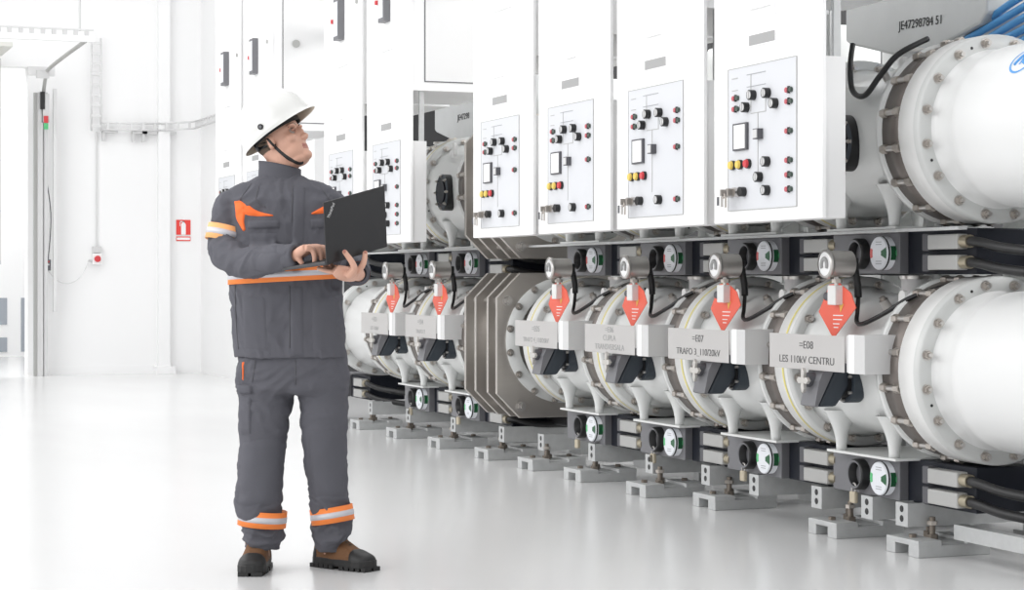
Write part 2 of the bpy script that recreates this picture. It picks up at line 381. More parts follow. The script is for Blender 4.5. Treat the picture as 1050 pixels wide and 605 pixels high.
# big plain tubes at both ends
def end_tube(loc, label, L, sgn):
    root = thing('busbar_tube', loc, label, 'busbar tube', 'plain busbar tubes at the row ends')
    m = MB()
    if sgn < 0:
        flange_ring(root, 0.0, False)
        m.lathe([(.315, -.259), (.306, -.264), (.296, -.28), (.292, -.31), (.296, -.35), (.304, -.375), (.312, -.40), (.314, -.43), (.314, -L)], (0, 0, 0), (0, 1, 0), 'white', 80)
        m.build('tube', root)
    else:
        spacer_ring(root, 0.0)
        m.lathe([(.28, .02), (.372, .02), (.372, .05), (.33, .056), (.316, .075), (.314, .11), (.314, 1.0-.27), (.30, .74)], (0, 0, 0), (0, 1, 0), 'white', 72); m.build('tube', root)
        flange_ring(root, 1.0, False)
        m = MB(); m.lathe([(.314, 1-.11), (.314, L), (0, L)], (0, 0, 0), (0, 1, 0), 'white', 64); m.build('tube_end', root)
    return root
tl = end_tube((XT, Y0, ZL), 'large smooth white tube running from the lower flange of bay =E08', 2.6, -1)
tu = end_tube((XT, Y0, ZU), 'large smooth white tube running from the upper flange, blue mark on it', 2.6, -1)
end_tube((XT, Y0+7, ZL), 'smooth white lower tube at the row end beside the man', 1.1, 1)
end_tube((XT, Y0+7, ZU), 'smooth white upper tube at the far row end above the laptop', 1.1, 1)
# blue mark on the upper tube, blue writing on the far lower tube (wrapped on the surface)
def on_tube(me, ang, r):
    """lay a flat mesh (x to -Y, y round the tube) on a tube of radius r; angle measured up from -X"""
    for v in me.vertices:
        a = ang + v.co.y / r; rr = r + .001 + v.co.z
        v.co = Vector((-rr*math.cos(a), -v.co.x, rr*math.sin(a)))
m = MB(); m.lathe([(.062, 0), (.071, 0)], (0, 0, 0), (0, 0, 1), 'bluem', 40, False); m.tube([(-.035, -.03, 0), (-.02, .02, 0), (.01, .035, 0), (.0, -.01, 0), (.03, -.03, 0)], .006, 'bluem', 6)
for x in (-.01, .02): m.box(x, x+.008, -.03, .02, 0, .001, 'bluem')
o = m.build('blue_mark', tu); on_tube(o.data, math.radians(44), .314); o.location = (0, -.74, 0)
# octagonal steel expansion plates (the slot without a bay)
def octo(x, y0, y1, z, h, m):
    c = h*.34; z = z - .03; pts = [(x-h, y0, z-h+c), (x-h, y0, z+h-c), (x-h+c, y0, z+h), (x+h-c, y0, z+h), (x+h, y0, z+h-c), (x+h, y0, z-h+c), (x+h-c, y0, z-h), (x-h+c, y0, z-h)]
    m.prism(pts, (0, y1-y0, 0), 'steelw')
def compensator(z, label):
    root = thing('expansion_joint', (XT, 11.0, z), label, 'expansion joint', 'steel plated expansion joints')
    for (y0, y1) in ((.02, .05), (.17, .20), (.38, .41), (.56, .59)):
        m = MB(); octo(0, y0, y1, 0, .43, m); m.build('steel_plate', root, .003)
    m = MB(); m.lathe([(.33 + .022*(i % 2), .22+i*.0075) for i in range(20)], (0, 0, 0), (0, 1, 0), 'steel', 64); m.build('bellows', root)
    m = MB(); m.cyl((0, .05, 0), (0, .17, 0), .33, 'enamel', 64); m.cyl((0, .41, 0), (0, .56, 0), .33, 'enamel', 64); m.cyl((0, .59, 0), (0, .86, 0), .31, 'enamel', 64); m.build('sleeve', root)
    for (x, zz) in ((-.365, .235), (-.28, -.39), (.365, .235), (.28, -.39)):
        m = MB(); m.cyl((x, -.02, zz), (x, .64, zz), .014, 'steel', 12); hexnut(m, (x, .02, zz), (0, -1, 0), .024, .025, 'steel'); hexnut(m, (x, .17, zz), (0, -1, 0), .022, .02, 'steel'); m.build('tie_rod', root)
    m = MB(); m.lathe([(.30, -.0), (.376, -.0), (.376, .02)], (0, 0, 0), (0, 1, 0), 'flangeg', 64); m.build('adapter_flange', root)
    for (x, zz) in ringpts(.362, 16): link('bolt', NUT, root, loc=(x, .0, zz))
    return root
compensator(ZL, 'lower stack of octagonal brushed steel plates joining two bays')
compensator(ZU, 'upper stack of octagonal brushed steel plates partly behind a cabinet')

# ------------------------------------------------------------------ name signs
SIGN = {0: [('=E08', .042, .028), ('LES 110kV CENTRU', .040, -.034)], 1: [('=E07', .042, .028), ('TRAFO 3_110/20kV', .040, -.034)],
        2: [('=E06', .038, .046), ('CUPLA', .038, .004), ('TRANSVERSALA', .038, -.042)], 3: [('=E05', .042, .028), ('TRAFO 4_110/20kV', .034, -.034)],
        5: [('=E04', .042, .028), ('TRAFO 2', .034, -.034)], 6: [('=E03', .042, .028), ('LES 110kV', .034, -.034)]}
for k in BAYS:
    s = thing('name_sign', (4.14, Y0+k+.41, .815), {0: 'grey metal sign reading =E08 LES 110kV CENTRU', 1: 'grey metal sign reading =E07 TRAFO 3', 2: 'grey metal sign reading =E06 CUPLA TRANSVERSALA', 3: 'pale metal sign reading =E05, beside the octagonal plates', 5: 'pale metal sign left of the octagonal plates, nearer of the two', 6: 'pale metal sign closest to the man'}[k], 'sign', 'bay name signs')
    m = MB(); m.box(-.002, .002, -.305, .315, -.073, .073, 'sign'); m.build('sign_plate', s, .0015)
    ink = 'inkg' if k == 0 else ('inkg' if k in (1,) else 'inkl')
    for (t, sz, z) in SIGN[k]:
        text(t, sz*1.08, (-.0025, 0, z), ink, s, xs=1.25)
    m = MB(); m.box(.004, .16, -.325, -.312, -.072, .078, 'lgrey'); m.box(.004, .02, -.37, -.325, -.075, .08, 'swhite'); m.box(.004, .17, -.45, -.37, -.075, .08, 'lgrey'); m.build('bracket', s, .002)

# ------------------------------------------------------------------ density gauges with valve block, cable and red tag
def gauge(k):
    g = thing('density_gauge', (4.2, Y0+k+.36, 1.18), 'steel gas gauge with white face at the ' + bayname(k), 'gauge', 'gas density gauges')
    m = MB(); m.cyl((0, 0, 0), (.115, 0, 0), .055, 'steel', 36); m.lathe([(.050, -.006), (.060, -.004), (.060, .012), (.055, .014)], (0, 0, 0), (1, 0, 0), 'steel', 36); m.build('case', g)
    m = MB(); m.lathe([(0, -.003), (.050, -.003)], (0, 0, 0), (1, 0, 0), 'swhite', 36, False); fc = m.build('dial_face', g)
    m = MB(); m.tube([(-.005, .022*math.cos(q), -.004+.026*math.sin(q)) for q in [math.radians(a) for a in range(-30, 211, 20)]], .0085, 'inkl', 6, 2); m.build('scale_arc', fc)
    m = MB(); m.cbox((.13, -.0, -.005), (.03, .05, .06), 'black'); m.tube([(.14, 0, -.02), (.15, -.005, -.09), (.15, -.01, -.14)], .016, 'black', 10, 4); m.build('plug', g, .004)
    m = MB(); m.cyl((.055, 0, -.05), (.055, 0, -.09), .012, 'steel', 12); m.cyl((.055, 0, -.062), (.055, 0, -.078), .022, 'nut', 6, smooth=False); m.build('stem', g)
    m = MB(); m.box(.02, .085, -.045, .02, -.17, -.088, 'flangew'); m.build('valve_block', g, .004)
    m = MB(); m.cyl((.05, .02, -.135), (.05, .075, -.135), .018, 'seam', 14); m.cyl((.05, .075, -.135), (.05, .085, -.135), .012, 'steel', 12); m.build('valve_knob', g)
    m = MB(); m.tube([(.15, -.01, -.14), (.14, -.02, -.2), (.12, -.05, -.24), (.11, -.12, -.245), (.13, -.25, -.2), (.2, -.36, -.13), (.36, -.46, -.08), (.5, -.5, -.1)], .0095, 'black', 8, 6); m.build('cable', g)
    t = thing('warning_tag', (4.255, Y0+k+.36, .98), 'red kite-shaped warning tag hanging below the gauge of the ' + bayname(k), 'tag', 'red warning tags')
    m = MB(); pts = [(0, .06, .115), (0, .15, .0), (0, .03, -.11), (0, -.15, .02), (0, -.11, .08), (0, -.02, .12)]; m.prism(pts, (.003, 0, 0), 'red'); m.build('tag_plate', t)
    m = MB(); m.prism([(-.0015, -.02, .035), (-.0015, -.055, .035), (-.0015, -.03, .0)], (.0012, 0, 0), 'sticker'); m.build('warning_triangle', t)
    m = MB()
    for i, (z, y0, y1) in enumerate(((-.015, .03, -.05), (-.032, .03, -.04), (-.05, .03, -.02), (-.065, .025, -.01))): m.box(-.001, 0, y1, y0, z, z+.004, 'sticker' if i == 9 else 'swhite')
    m.build('tag_lettering', t)
for k in BAYS: gauge(k)

# ------------------------------------------------------------------ drive units
def drive(loc, label, lower, full=True):
    r = thing('drive_unit', loc, label, 'drive unit', 'black drive units with round dials')
    m = MB(); m.box(-.02, .3, .24, .775, -.085, .085, 'mount'); m.build('mount_box', r, .004)
    m = MB(); m.lathe([(.050, .04), (.050, -.06), (.060, -.065), (.066, -.055), (.066, .04)], (0, .53, 0), (1, 0, 0), 'elbow', 32, mats=['black', 'mount', 'black', 'black'])
    m.lathe([(0, .02), (.05, .02)], (0, .53, 0), (1, 0, 0), 'black', 32, False); m.cyl((.01, .54, .02), (-.01, .54, .02), .008, 'steel', 10); m.build('round_opening', r)
    m = MB(); m.lathe([(.066, -.062), (.070, -.06), (.070, .04)], (0, .335, 0), (1, 0, 0), 'dialw', 40); m.lathe([(.0725, -.058), (.0725, -.05)], (0, .335, 0), (1, 0, 0), 'black', 40, False); m.build('dial_drum', r)
    m = MB(); m.lathe([(0, -.0625), (.066, -.0625)], (0, .335, 0), (1, 0, 0), 'dialw', 40, False); fc = m.build('dial_face', r)
    m = MB()
    def sect(a0, a1, r0, r1, mt, x=-.0635):
        P = [(x, .335 - r1*math.cos(math.radians(a0+(a1-a0)*i/6)), r1*math.sin(math.radians(a0+(a1-a0)*i/6))) for i in range(7)] + [(x, .335 - r0*math.cos(math.radians(a1-(a1-a0)*i/6)), r0*math.sin(math.radians(a1-(a1-a0)*i/6))) for i in range(7)]
        m.prism(P, (.0005, 0, 0), mt)
    sect(-22, 22, .022, .064, 'green'); m.build('position_mark', fc); m = MB(); sect(160, 200, .046, .064, 'dialr' if not lower else 'greenl'); m.build('position_mark', fc); m = MB()
    for z in (-.045, -.035, .035, .045): m.box(-.0635, -.063, .31, .355, z, z+.003, 'line')
    m.build('dial_marks', fc)
    m = MB()      # curved green window on the drum side that faces along the row
    P = []
    for i in range(7):
        a = math.radians(-24+8*i); P.append((a, .0715))
    vs = []; fs = []
    for a, rr in P:
        for x in (-.045, .012): vs.append((x, .335 - rr*math.cos(a), rr*math.sin(a)))
    for i in range(6): fs.append((2*i, 2*i+1, 2*i+3, 2*i+2))
    m.add(vs, fs, 'green'); gw = m.build('green_window', r)
    me = text_mesh('0', .045, .8); me.transform(Matrix.Translation((-.016, .335-.0735, 0)) @ FACE_NY); me.materials.clear(); me.materials.append(M['greenl']); link('numeral', me, gw)
    m = MB(); m.box(.02, .3, -.25, .24, -.088, .092, 'navy'); m.build('black_case', r, .005)
    m = MB()
    for y in (.255, .415):
        for z in (-.072, .072): m.cyl((.022, y, z), (.03, y, z), .008, 'steel', 10)
    m.build('screws', r)
    for z in (.04, -.042):
        c = MB(); c.box(-.03, .04, -.19, .02, z-.030, z+.030, 'grey'); cc = c.build('connector', r, .006)
        c = MB(); c.box(-.022, .04, .023, .07, z-.035, z+.035, 'seam'); c.build('latch', cc, .004)
        c = MB(); c.cyl((.0, -.19, z), (.0, -.24, z), .026, 'brass', 14); c.build('gland', cc)
    m = MB()
    for z in (.04, -.042):
        if full: m.tube([(0, -.23, z), (.0, -.3, z-.005), (.04, -.42, z-.03), (.14, -.62, z-.05), (.24, -.9, z-.06)], .02, 'black', 10, 5)
        else: m.tube([(0, -.23, z), (.02, -.265, z), (.1, -.30, z-.02), (.2, -.32, z-.03), (.35, -.36, z-.03)], .02, 'black', 10, 5)
    m.build('cables', r)
    if lower:
        m = MB(); m.box(-.06, -.04, .53, .575, -.125, -.075, 'padlock'); pk = m.build('padlock', r, .006)
        m = MB(); m.tube([(-.05, .54, -.078), (-.05, .535, -.05), (-.05, .55, -.04), (-.05, .565, -.05), (-.05, .565, -.078)], .004, 'steel', 8, 4); m.build('shackle', pk)
    return r
XD = 4.5
dl0 = drive((XD, Y0, .287), 'black drive unit with white dial under the lower housing of bay =E08', True, 1)
du0 = drive((XD, Y0, 1.225), 'black drive unit with white dial above the lower housing of bay =E08', False, 1)
dl = drive((XD, Y0+1, .287), 'black drive unit with white dial under the lower housing of the ' + bayname(1), True, 0)
du = drive((XD, Y0+1, 1.225), 'black drive unit with white dial above the lower housing of the ' + bayname(1), False, 0)
for k in (2, 3, 5, 6):
    copy_tree(dl, (XD, Y0+k, .287), 'black drive unit under the lower housing of the ' + bayname(k))
    copy_tree(du, (XD, Y0+k, 1.225), 'black drive unit above the lower housing of the ' + bayname(k))
copy_tree(dl0, (XD, Y0+8, .287), 'black drive unit with grey connectors just beside the trouser leg')
copy_tree(du0, (XD, Y0+8, 1.225), 'black drive unit half hidden behind the laptop hand')

# ------------------------------------------------------------------ control cabinets
XC = 3.86; CW = .90
def cabinet(k, style, label):
    """origin: bottom left corner of the front (far end, +Y)"""
    r = thing('control_cabinet', (XC, Y0+k+.70, 1.35), label, 'cabinet', 'tall white control cabinets')
    U = lambda u: -u*CW     # 0..1 left to right
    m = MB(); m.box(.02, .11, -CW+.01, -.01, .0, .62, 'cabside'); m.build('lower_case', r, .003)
    m = MB(); m.box(.02, .62, -CW+.01, -.01, .93, 2.4, 'cab')
    m.build('upper_case', r, .003)
    m = MB(); m.box(0, .02, -CW, 0, 0, 2.4, 'cab'); dr = m.build('front_panel', r, .004)
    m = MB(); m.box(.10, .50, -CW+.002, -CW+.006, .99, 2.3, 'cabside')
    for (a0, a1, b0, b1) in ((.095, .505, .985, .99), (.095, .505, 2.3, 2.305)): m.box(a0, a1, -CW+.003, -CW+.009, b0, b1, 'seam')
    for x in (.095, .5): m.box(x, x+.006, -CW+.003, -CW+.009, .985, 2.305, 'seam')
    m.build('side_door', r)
    m = MB(); m.box(-.003, 0, -.71, -.135, .05, .638, 'panel'); pn = m.build('mimic_panel', r)
    m = MB()
    for (y0, y1, z0, z1) in ((-.137, -.133, .05, .638), (-.712, -.708, .05, .638), (-.71, -.135, .636, .639), (-.71, -.135, .049, .052)): m.box(-.0045, -.003, y0, y1, z0, z1, 'grey')
    for (y0, y1, z) in ((-.46, -.30, .60), (-.46, -.30, .55), (-.22, -.17, .595), (-.22, -.17, .545)): m.box(-.0045, -.003, y0, y1, z, z+.003, 'line' if y0 < -.3 else 'grey')
    for (y, z0, z1) in ((-.335, .50, .60), (-.335, .45, .5), (-.46, .44, .52), (-.395, .16, .44)): m.box(-.0045, -.003, y-.002, y+.002, z0, z1, 'grey')
    m.box(-.0045, -.003, -.46, -.335, .44, .443, 'grey'); m.box(-.0045, -.003, -.335, -.28, .468, .471, 'grey')
    m.build('mimic_lines', pn)
    def knob(y, z, sq=False):
        m = MB()
        if sq: m.box(-.028, -.003, y-.021, y+.021, z-.021, z+.021, 'seam'); m.box(-.031, -.028, y-.017, y+.017, z-.017, z+.017, 'lgrey')
        else: m.cyl((-.003, y, z), (-.028, y, z), .021, 'black', 20); m.lathe([(0, 0), (.016, 0)], (-.0285, y, z), (-1, 0, 0), 'lgrey', 18, False); m.box(-.033, -.028, y-.003, y+.003, z-.016, z+.016, 'lgrey')
        m.build('selector_knob', r)
    ox = 7.57
    for (y, z) in ((7.208, 1.864), (7.086, 1.862), (7.266, 1.819), (7.024, 1.816)): knob(y-ox, z-1.35)
    knob(7.153-ox, 1.703-1.35, True)
    def lamps(y, z):
        m = MB()
        for dy, c in ((.016, 'indr'), (-.016, 'indg')):
            m.cyl((-.003, y+dy, z), (-.013, y+dy, z), .0105, c, 14)
        m.box(-.012, -.003, y-.004, y+.004, z-.014, z+.014, 'black'); m.build('indicator_pair', r)
    for z in (1.864, 1.819): lamps(7.362-ox, z-1.35)
    rows = (1.860, 1.815, 1.699) + ((1.584, 1.527, 1.470) if style else (1.470,))
    for z in rows: lamps(6.915-ox, z-1.35)
    for (y, z) in (((7.091, 1.588), (7.153, 1.529), (7.091, 1.473)) if style else ((7.091, 1.473),)): knob(y-ox, z-1.35)
    m = MB(); m.box(-.014, -.003, 7.255-ox, 7.376-ox, .296, .408, 'seam'); m.box(-.0155, -.014, 7.268-ox, 7.363-ox, .303, .401, 'swhite'); m.build('display', r, .002)
    for i, (y, c) in enumerate(((7.385, 'yell'), (7.32, 'yell'), (7.25, 'redp'))):
        m = MB(); m.cyl((-.003, y-ox, .238), (-.016, y-ox, .238), .020, 'black', 20); m.cyl((-.016, y-ox, .238), (-.026, y-ox, .238), .018, c, 20, .015); m.build('push_button', r)
    m = MB()     # key switches with hanging keys
    for y in (-.17, -.225, -.28):
        m.cyl((-.003, y, .125), (-.028, y, .125), .020, 'steel' if y > -.27 else 'black', 18)
    m.box(-.06, -.028, -.180, -.168, .110, .138, 'steel'); m.box(-.055, -.028, -.232, -.222, .110, .138, 'nut')
    m.tube([(-.05, -.174, .112), (-.056, -.19, .10), (-.056, -.205, .11), (-.05, -.19, .12)], .0035, 'nut', 6, 4)
    m.box(-.056, -.053, -.187, -.168, .065, .108, 'steel'); m.box(-.058, -.055, -.155, -.138, .072, .108, 'seam'); m.box(-.058, -.055, -.222, -.208, .062, .108, 'nut'); m.build('key_switch', r)
    m = MB(); m.box(-.006, 0, -.545, -.32, .712, .765, 'swhite'); m.box(-.0075, -.006, -.54, -.325, .717, .758, 'inkl'); m.build('label_holder', r)
    m = MB(); m.box(-.018, 0, -.53, -.33, .862, .868, 'cab'); m.box(-.018, -.0, -.54, -.53, .82, .875, 'cab'); m.build('label_flap', r)
    # things high on the door
    m = MB(); m.box(-.02, 0, -.60, -.30, 1.22, 1.235, 'cab'); m.box(-.02, 0, -.60, -.58, 1.235, 1.27, 'cab'); m.build('document_lip', r)
    m = MB(); m.box(-.045, -.0, -.50, -.38, 1.40, 1.68, 'mount'); m.box(-.048, -.045, -.485, -.395, 1.425, 1.66, 'dialw'); m.build('relay_display', r, .003)
    m = MB(); m.cyl((0, -.24, 1.55), (-.02, -.24, 1.55), .016, 'redp', 14); m.build('alarm_lamp', r)
    m = MB(); m.cyl((0, -.80, 1.62), (-.012, -.80, 1.62), .016, 'grey', 14); m.build('lock', r)
    m = MB(); m.cyl((.2, -CW, 1.6), (.2, -CW-.012, 1.6), .03, 'grey', 16); m.build('side_lock', r)
    m = MB()
    m.box(.07, .10, -CW+.03, -CW+.05, .62, .93, 'galv')
    m.build('frame_post', r); return r
c0 = cabinet(0, 1, 'tall white control cabinet above the =E08 sign, three extra switch rows')
c1 = cabinet(1, 0, 'tall white control cabinet above the =E07 sign')
copy_tree(c1, (XC, Y0+2.68, 1.35), 'tall white control cabinet above the =E06 sign')
copy_tree(c1, (XC, Y0+3.66, 1.35), 'tall white control cabinet next to the octagonal plates, keys hanging')
copy_tree(c0, (XC, Y0+5.68, 1.35), 'tall white control cabinet with an exposed side door, behind the laptop')
copy_tree(c0, (XC, Y0+6.70, 1.35), 'tall white control cabinet rising over the laptop corner and shoulder')
copy_tree(c1, (XC, Y0+9.10, 1.35), 'tall white control cabinet directly behind the hard hat, exposed side door')
copy_tree(c1, (XC, Y0+10.10, 1.35), 'farthest white control cabinet at the row end, left of the hard hat')

# ------------------------------------------------------------------ framework behind
def beam(name, x0, x1, y0, y1, z0, z1, label, cat='beam', m='galv', group=None, holes=0):
    r = thing(name, ((x0+x1)/2, (y0+y1)/2, z0), label, cat, group)
    p = MB(); p.box(x0-(x0+x1)/2, x1-(x0+x1)/2, y0-(y0+y1)/2, y1-(y0+y1)/2, 0, z1-z0, m); p.build('web', r, .004)
    return r
for k in (0, 1, 2, 3, 4, 5, 6, 7):
    nm = bayname(k) if k in CODE else ('gap with the octagonal plates' if k == 4 else 'row end beside the man')
    # vertical breaker tank behind each bay
    if k != 4:
        r = thing('breaker_tank', (5.45, Y0+k+.45, .45), 'upright grey-white tank standing behind the ' + nm, 'tank', 'upright tanks behind the busbars')
        p = MB(); p.lathe([(0, 0), (.22, 0), (.26, .05), (.26, .95), (.31, .96), (.31, 1.02), (.26, 1.03), (.26, 1.9), (.2, 2.0), (0, 2.0)], (0, 0, 0), (0, 0, 1), 'enamel', 40); p.build('tank_body', r)
        for sx in (-.16, .16):
            p = MB(); p.box(sx-.03, sx+.03, -.03, .03, -.45, .02, 'galv'); p.box(sx-.06, sx+.06, -.06, .06, -.45, -.43, 'galv'); p.build('leg', r)
    r = thing('frame_post', (4.78, Y0+k-.02, 0), 'galvanised upright post between busbars at the ' + nm, 'post', 'upright posts behind the cabinets')
    p = MB(); p.box(.33, .38, -.03, .03, .1, 3.4, 'galv'); p.box(.36, .40, -.05, .05, .1, 3.4, 'galvd'); p.build('channel', r)
    p = MB(); p.box(.26, .46, -.1, .1, 0, .1, 'galv'); p.build('foot_plate', r)
r = thing('cabinet_rail', (4.55, 11, 3.0), 'long grey rail carrying the control cabinets along the row', 'beam')
p = MB(); p.box(-.05, .0, -5.2, 6.9, 0, .1, 'lgrey'); p.box(-.05, .06, -5.2, 6.9, .09, .1, 'lgrey'); p.build('channel', r)
r = thing('busbar_rail', (4.62, 10.5, 1.308), 'thin steel shelf rail under the upper busbar housings', 'beam')
p = MB(); p.box(-.23, -.19, -3.95, 4.4, -.0, .012, 'galv'); p.box(.2, .26, -4.0, 4.4, -.05, .012, 'galv'); p.build('rail', r)
for (ya, yb, lb) in ((8.3, 7.15, 'large grey sheet-metal cover with handwritten number above the tube'), (14.3, 13.15, 'grey sheet-metal cover in the gap below the far cabinet body')):
    r = thing('sheet_cover', (4.93, yb, 2.1), lb, 'metal cover')
    p = MB(); L = ya-yb; p.prism([(0, L, .45), (0, L, .15), (0, L-.04, .13), (0, .55, .0), (0, .05, .10), (0, 0, .14), (0, 0, .45)], (.3, 0, 0), 'galvd'); cv = p.build('cover_sheet', r, .012)
    p = MB(); p.box(-.02, .02, .1, .9, .4, .41, 'galv'); p.cyl((-.0, .3, .45), (0, .3, .5), .02, 'steel', 12); p.cyl((0, .12, .45), (0, .12, .5), .02, 'steel', 12); p.build('top_bolts', r)
    if ya < 10: text('JE47298784 51', .056, (-.002, .50, .16), 'ink', r, FACE_X @ Matrix.Rotation(math.radians(-2), 4, 'Z'), 1.05, 'handwriting')
    else: text('JE47298', .062, (-.002, .5, .2), 'ink', r, FACE_X, 1.25, 'handwriting')
# gadget beside the E08 cabinet, black hoses, blue hoses
r = thing('pressure_valve', (4.75, 8.25, 2.2), 'small round steel valve on a post beside the nearest cabinet', 'valve')
p = MB(); p.cyl((0, 0, 0), (-.07, 0, 0), .05, 'steel', 24); p.cyl((-.07, 0, 0), (-.072, 0, 0), .035, 'black', 20); p.build('valve_body', r)
p = MB(); p.cyl((0, 0, -.4), (0, 0, .3), .014, 'steel', 12); p.build('pipe', r)
p = MB(); p.tube([(4.36, 7.28, 2.10), (4.33, 7.25, 2.0), (4.33, 7.23, 1.9), (4.32, 7.12, 1.87), (4.33, 7.02, 1.94), (4.36, 6.93, 2.02), (4.5, 6.93, 2.09)], .012, 'black', 8, 8); p.build('black_cable', label='black cable looping over the upper housing beside the nearest cabinet', cat='cable')
for i in range(6):
    a = i*.035; zz = 2.06 + a
    p = MB(); p.tube([(4.96+.03*(i % 2), 7.35, zz-.05), (4.98, 7.05, zz-.015+.01*i), (5.0, 6.8, zz+.05+.012*i), (5.02, 6.5, zz+.17+.015*i), (5.1, 6.1, zz+.32)], .0165, 'blue', 10, 8); p.build('blue_hose', label='bright blue hose in the bundle above the upper tube', cat='hose', group='blue hoses above the upper tube')
p = MB(); p.lathe([(.06, -.006), (.064, 0), (.06, .006)], (5.0, 6.88, 2.19), (0, -1, .35), 'swhite', 20, scale=(1.9, .7)); p.build('cable_tie', label='white cable tie round the blue hoses', cat='cable tie')

for (x, y, lb) in ((4.40, 15.12, 'square white post carrying the cabinet behind the hard hat'), (4.30, 16.88, 'square white post carrying the farthest cabinet')):
    r = thing('cabinet_post', (x, y, 0), lb, 'post')
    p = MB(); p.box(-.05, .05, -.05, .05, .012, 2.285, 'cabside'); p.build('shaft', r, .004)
    p = MB(); p.box(-.09, .09, -.09, .09, 0, .012, 'galv'); p.build('foot_plate', r)
# ------------------------------------------------------------------ feet and base frame
def foot(x, y, label, rods=((.13, -.02), (.18, .08))):
    r = thing('support_foot', (x, y, 0), label, 'support foot', 'galvanised support feet on the floor')
    p = MB()
    p.box(0, .34, -.12, -.045, 0, .048, 'galv'); p.box(0, .34, .055, .12, 0, .048, 'galv'); p.build('runner', r, .004)
    p = MB(); p.box(.0, .11, -.12, .12, .045, .068, 'galv'); p.box(.23, .34, -.12, .12, .045, .068, 'galv'); p.box(.10, .26, -.10, .10, .03, .055, 'galv'); p.build('cross_plate', r, .003)
    for (a, c) in rods:
        p = MB(); p.cyl((a, c, .05), (a, c, .15), .013, 'rod', 12); p.cyl((a, c, .055), (a, c, .08), .024, 'rod', 6, smooth=False); p.cyl((a, c, .118), (a, c, .134), .022, 'nut', 6, smooth=False); p.build('threaded_rod', r)
    for (a, c) in ((.05, 0), (.29, .02)): p = MB(); p.cyl((a, c, .066), (a, c, .082), .016, 'rod', 6, smooth=False); p.build('anchor_bolt', r)
    return r
ft = [(6.98, 'nearest floor foot under the bay signed =E08'), (7.62, 'floor foot under the left end of bay =E08'), (8.76, 'floor foot under the left end of bay =E07'), (9.38, 'floor foot under the right side of bay =E06'), (10.22, 'floor foot under the left end of bay =E06'), (10.93, 'floor foot under the =E05 bay end'), (11.67, 'floor foot under the octagonal plates'), (12.58, 'floor foot behind the octagonal plates, toward the man'), (13.5, 'floor foot under the farthest signed bay'), (14.4, 'floor foot next to the trouser leg')]
f0 = foot(4.41, ft[0][0], ft[0][1])
for (y, lb) in ft[1:]: copy_tree(f0, (4.41 if y < 9 else 4.33, y, 0), lb)
for i, (y, lb) in enumerate([(8.1, 'rear floor foot behind the =E08 feet'), (9.9, 'rear floor foot behind the =E06 feet'), (11.3, 'rear floor foot behind the =E05 foot'), (12.9, 'rear floor foot far behind the octagonal plates'), (6.3, 'rear floor foot at the near end of the row')]): copy_tree(f0, (4.98, y, 0), lb)
def hbox(r, x0, x1, y0, y1, z0, z1, hole_face=True):
    p = MB(); t = .008
    p.box(x0, x0+t, y0, y1, z0, z1, 'galv'); p.box(x0+t, x1, y0, y0+t, z0, z1, 'galv'); p.box(x0+t, x1, y1-t, y1, z0, z1, 'galv'); p.box(x0, x1, y0, y1, z0-.006, z0, 'galv'); o = p.build('channel', r)
    p = MB()
    for z in (z0+(z1-z0)*.28, z0+(z1-z0)*.72): p.cyl((x0-.001, (y0+y1)/2, z), (x0+.002, (y0+y1)/2, z), .014, 'black', 14)
    p.build('slot_hole', o)
def crossbeam(y, label):
    r = thing('cross_beam', (4.44, y, .115), label, 'beam', 'galvanised beams of the base frame')
    hbox(r, 0, .95, -.045, .045, 0, .09)
    return r
cb = [(7.03, 'nearest galvanised cross beam above the first floor foot'), (7.30, 'galvanised cross beam below the dial of bay =E08'), (7.72, 'galvanised cross beam at the left end of bay =E08'), (8.30, 'galvanised cross beam under bay =E07'), (8.80, 'galvanised cross beam at the left end of bay =E07'), (9.45, 'galvanised cross beam under bay =E06'), (10.2, 'galvanised cross beam between bays =E06 and =E05'), (10.95, 'galvanised cross beam under bay =E05'), (11.6, 'galvanised cross beam under the octagonal plates'), (12.5, 'galvanised cross beam just past the octagonal plates'), (13.45, 'galvanised cross beam under the farthest signed bay'), (14.35, 'galvanised cross beam beside the trouser leg')]
c = crossbeam(*cb[0])
for (y, lb) in cb[1:]: copy_tree(c, (4.44, y, .115), lb)
for (x, ya, yb, z0, z1, lb) in ((4.55, 5.0, 6.82, .075, .135, 'low galvanised rail at the near end of the row'), (4.66, 7.34, 7.68, .075, .14, 'short low galvanised rail under the dial of bay =E08'),
                          (5.25, 5.0, 15.2, .09, .14, 'rear galvanised rail running the length of the row')):
    r = thing('base_rail', (x, (ya+yb)/2, z0), lb, 'beam', 'galvanised beams of the base frame'); L = (yb-ya)/2
    p = MB(); p.box(0, .012, -L, L, 0, z1-z0-.008, 'galv'); p.box(0, .05, -L, L, z1-z0-.008, z1-z0, 'galv'); p.build('channel', r)
r = thing('lower_cable_bundle', (4.75, 10, .26), 'black cables running behind the lower drive units', 'cables')
for i in range(4):
    p = MB(); p.tube([(.03*i, -4.6, -.02+.015*i), (.03*i, -2, .01*i), (.02, 1, -.01*i), (.03*i, 4.9, .02)], .018, 'black', 8, 6); p.build('cable', r)
r = thing('upper_cable_bundle', (4.8, 10, 1.2), 'black cables running behind the upper drive units', 'cables')
for i in range(4):
    p = MB(); p.tube([(.03*i, -4.6, -.02+.015*i), (.03*i, -2, .02*i), (.02, 1, -.01*i), (.03*i, 4.9, .02)], .02, 'black', 8, 6); p.build('cable', r)
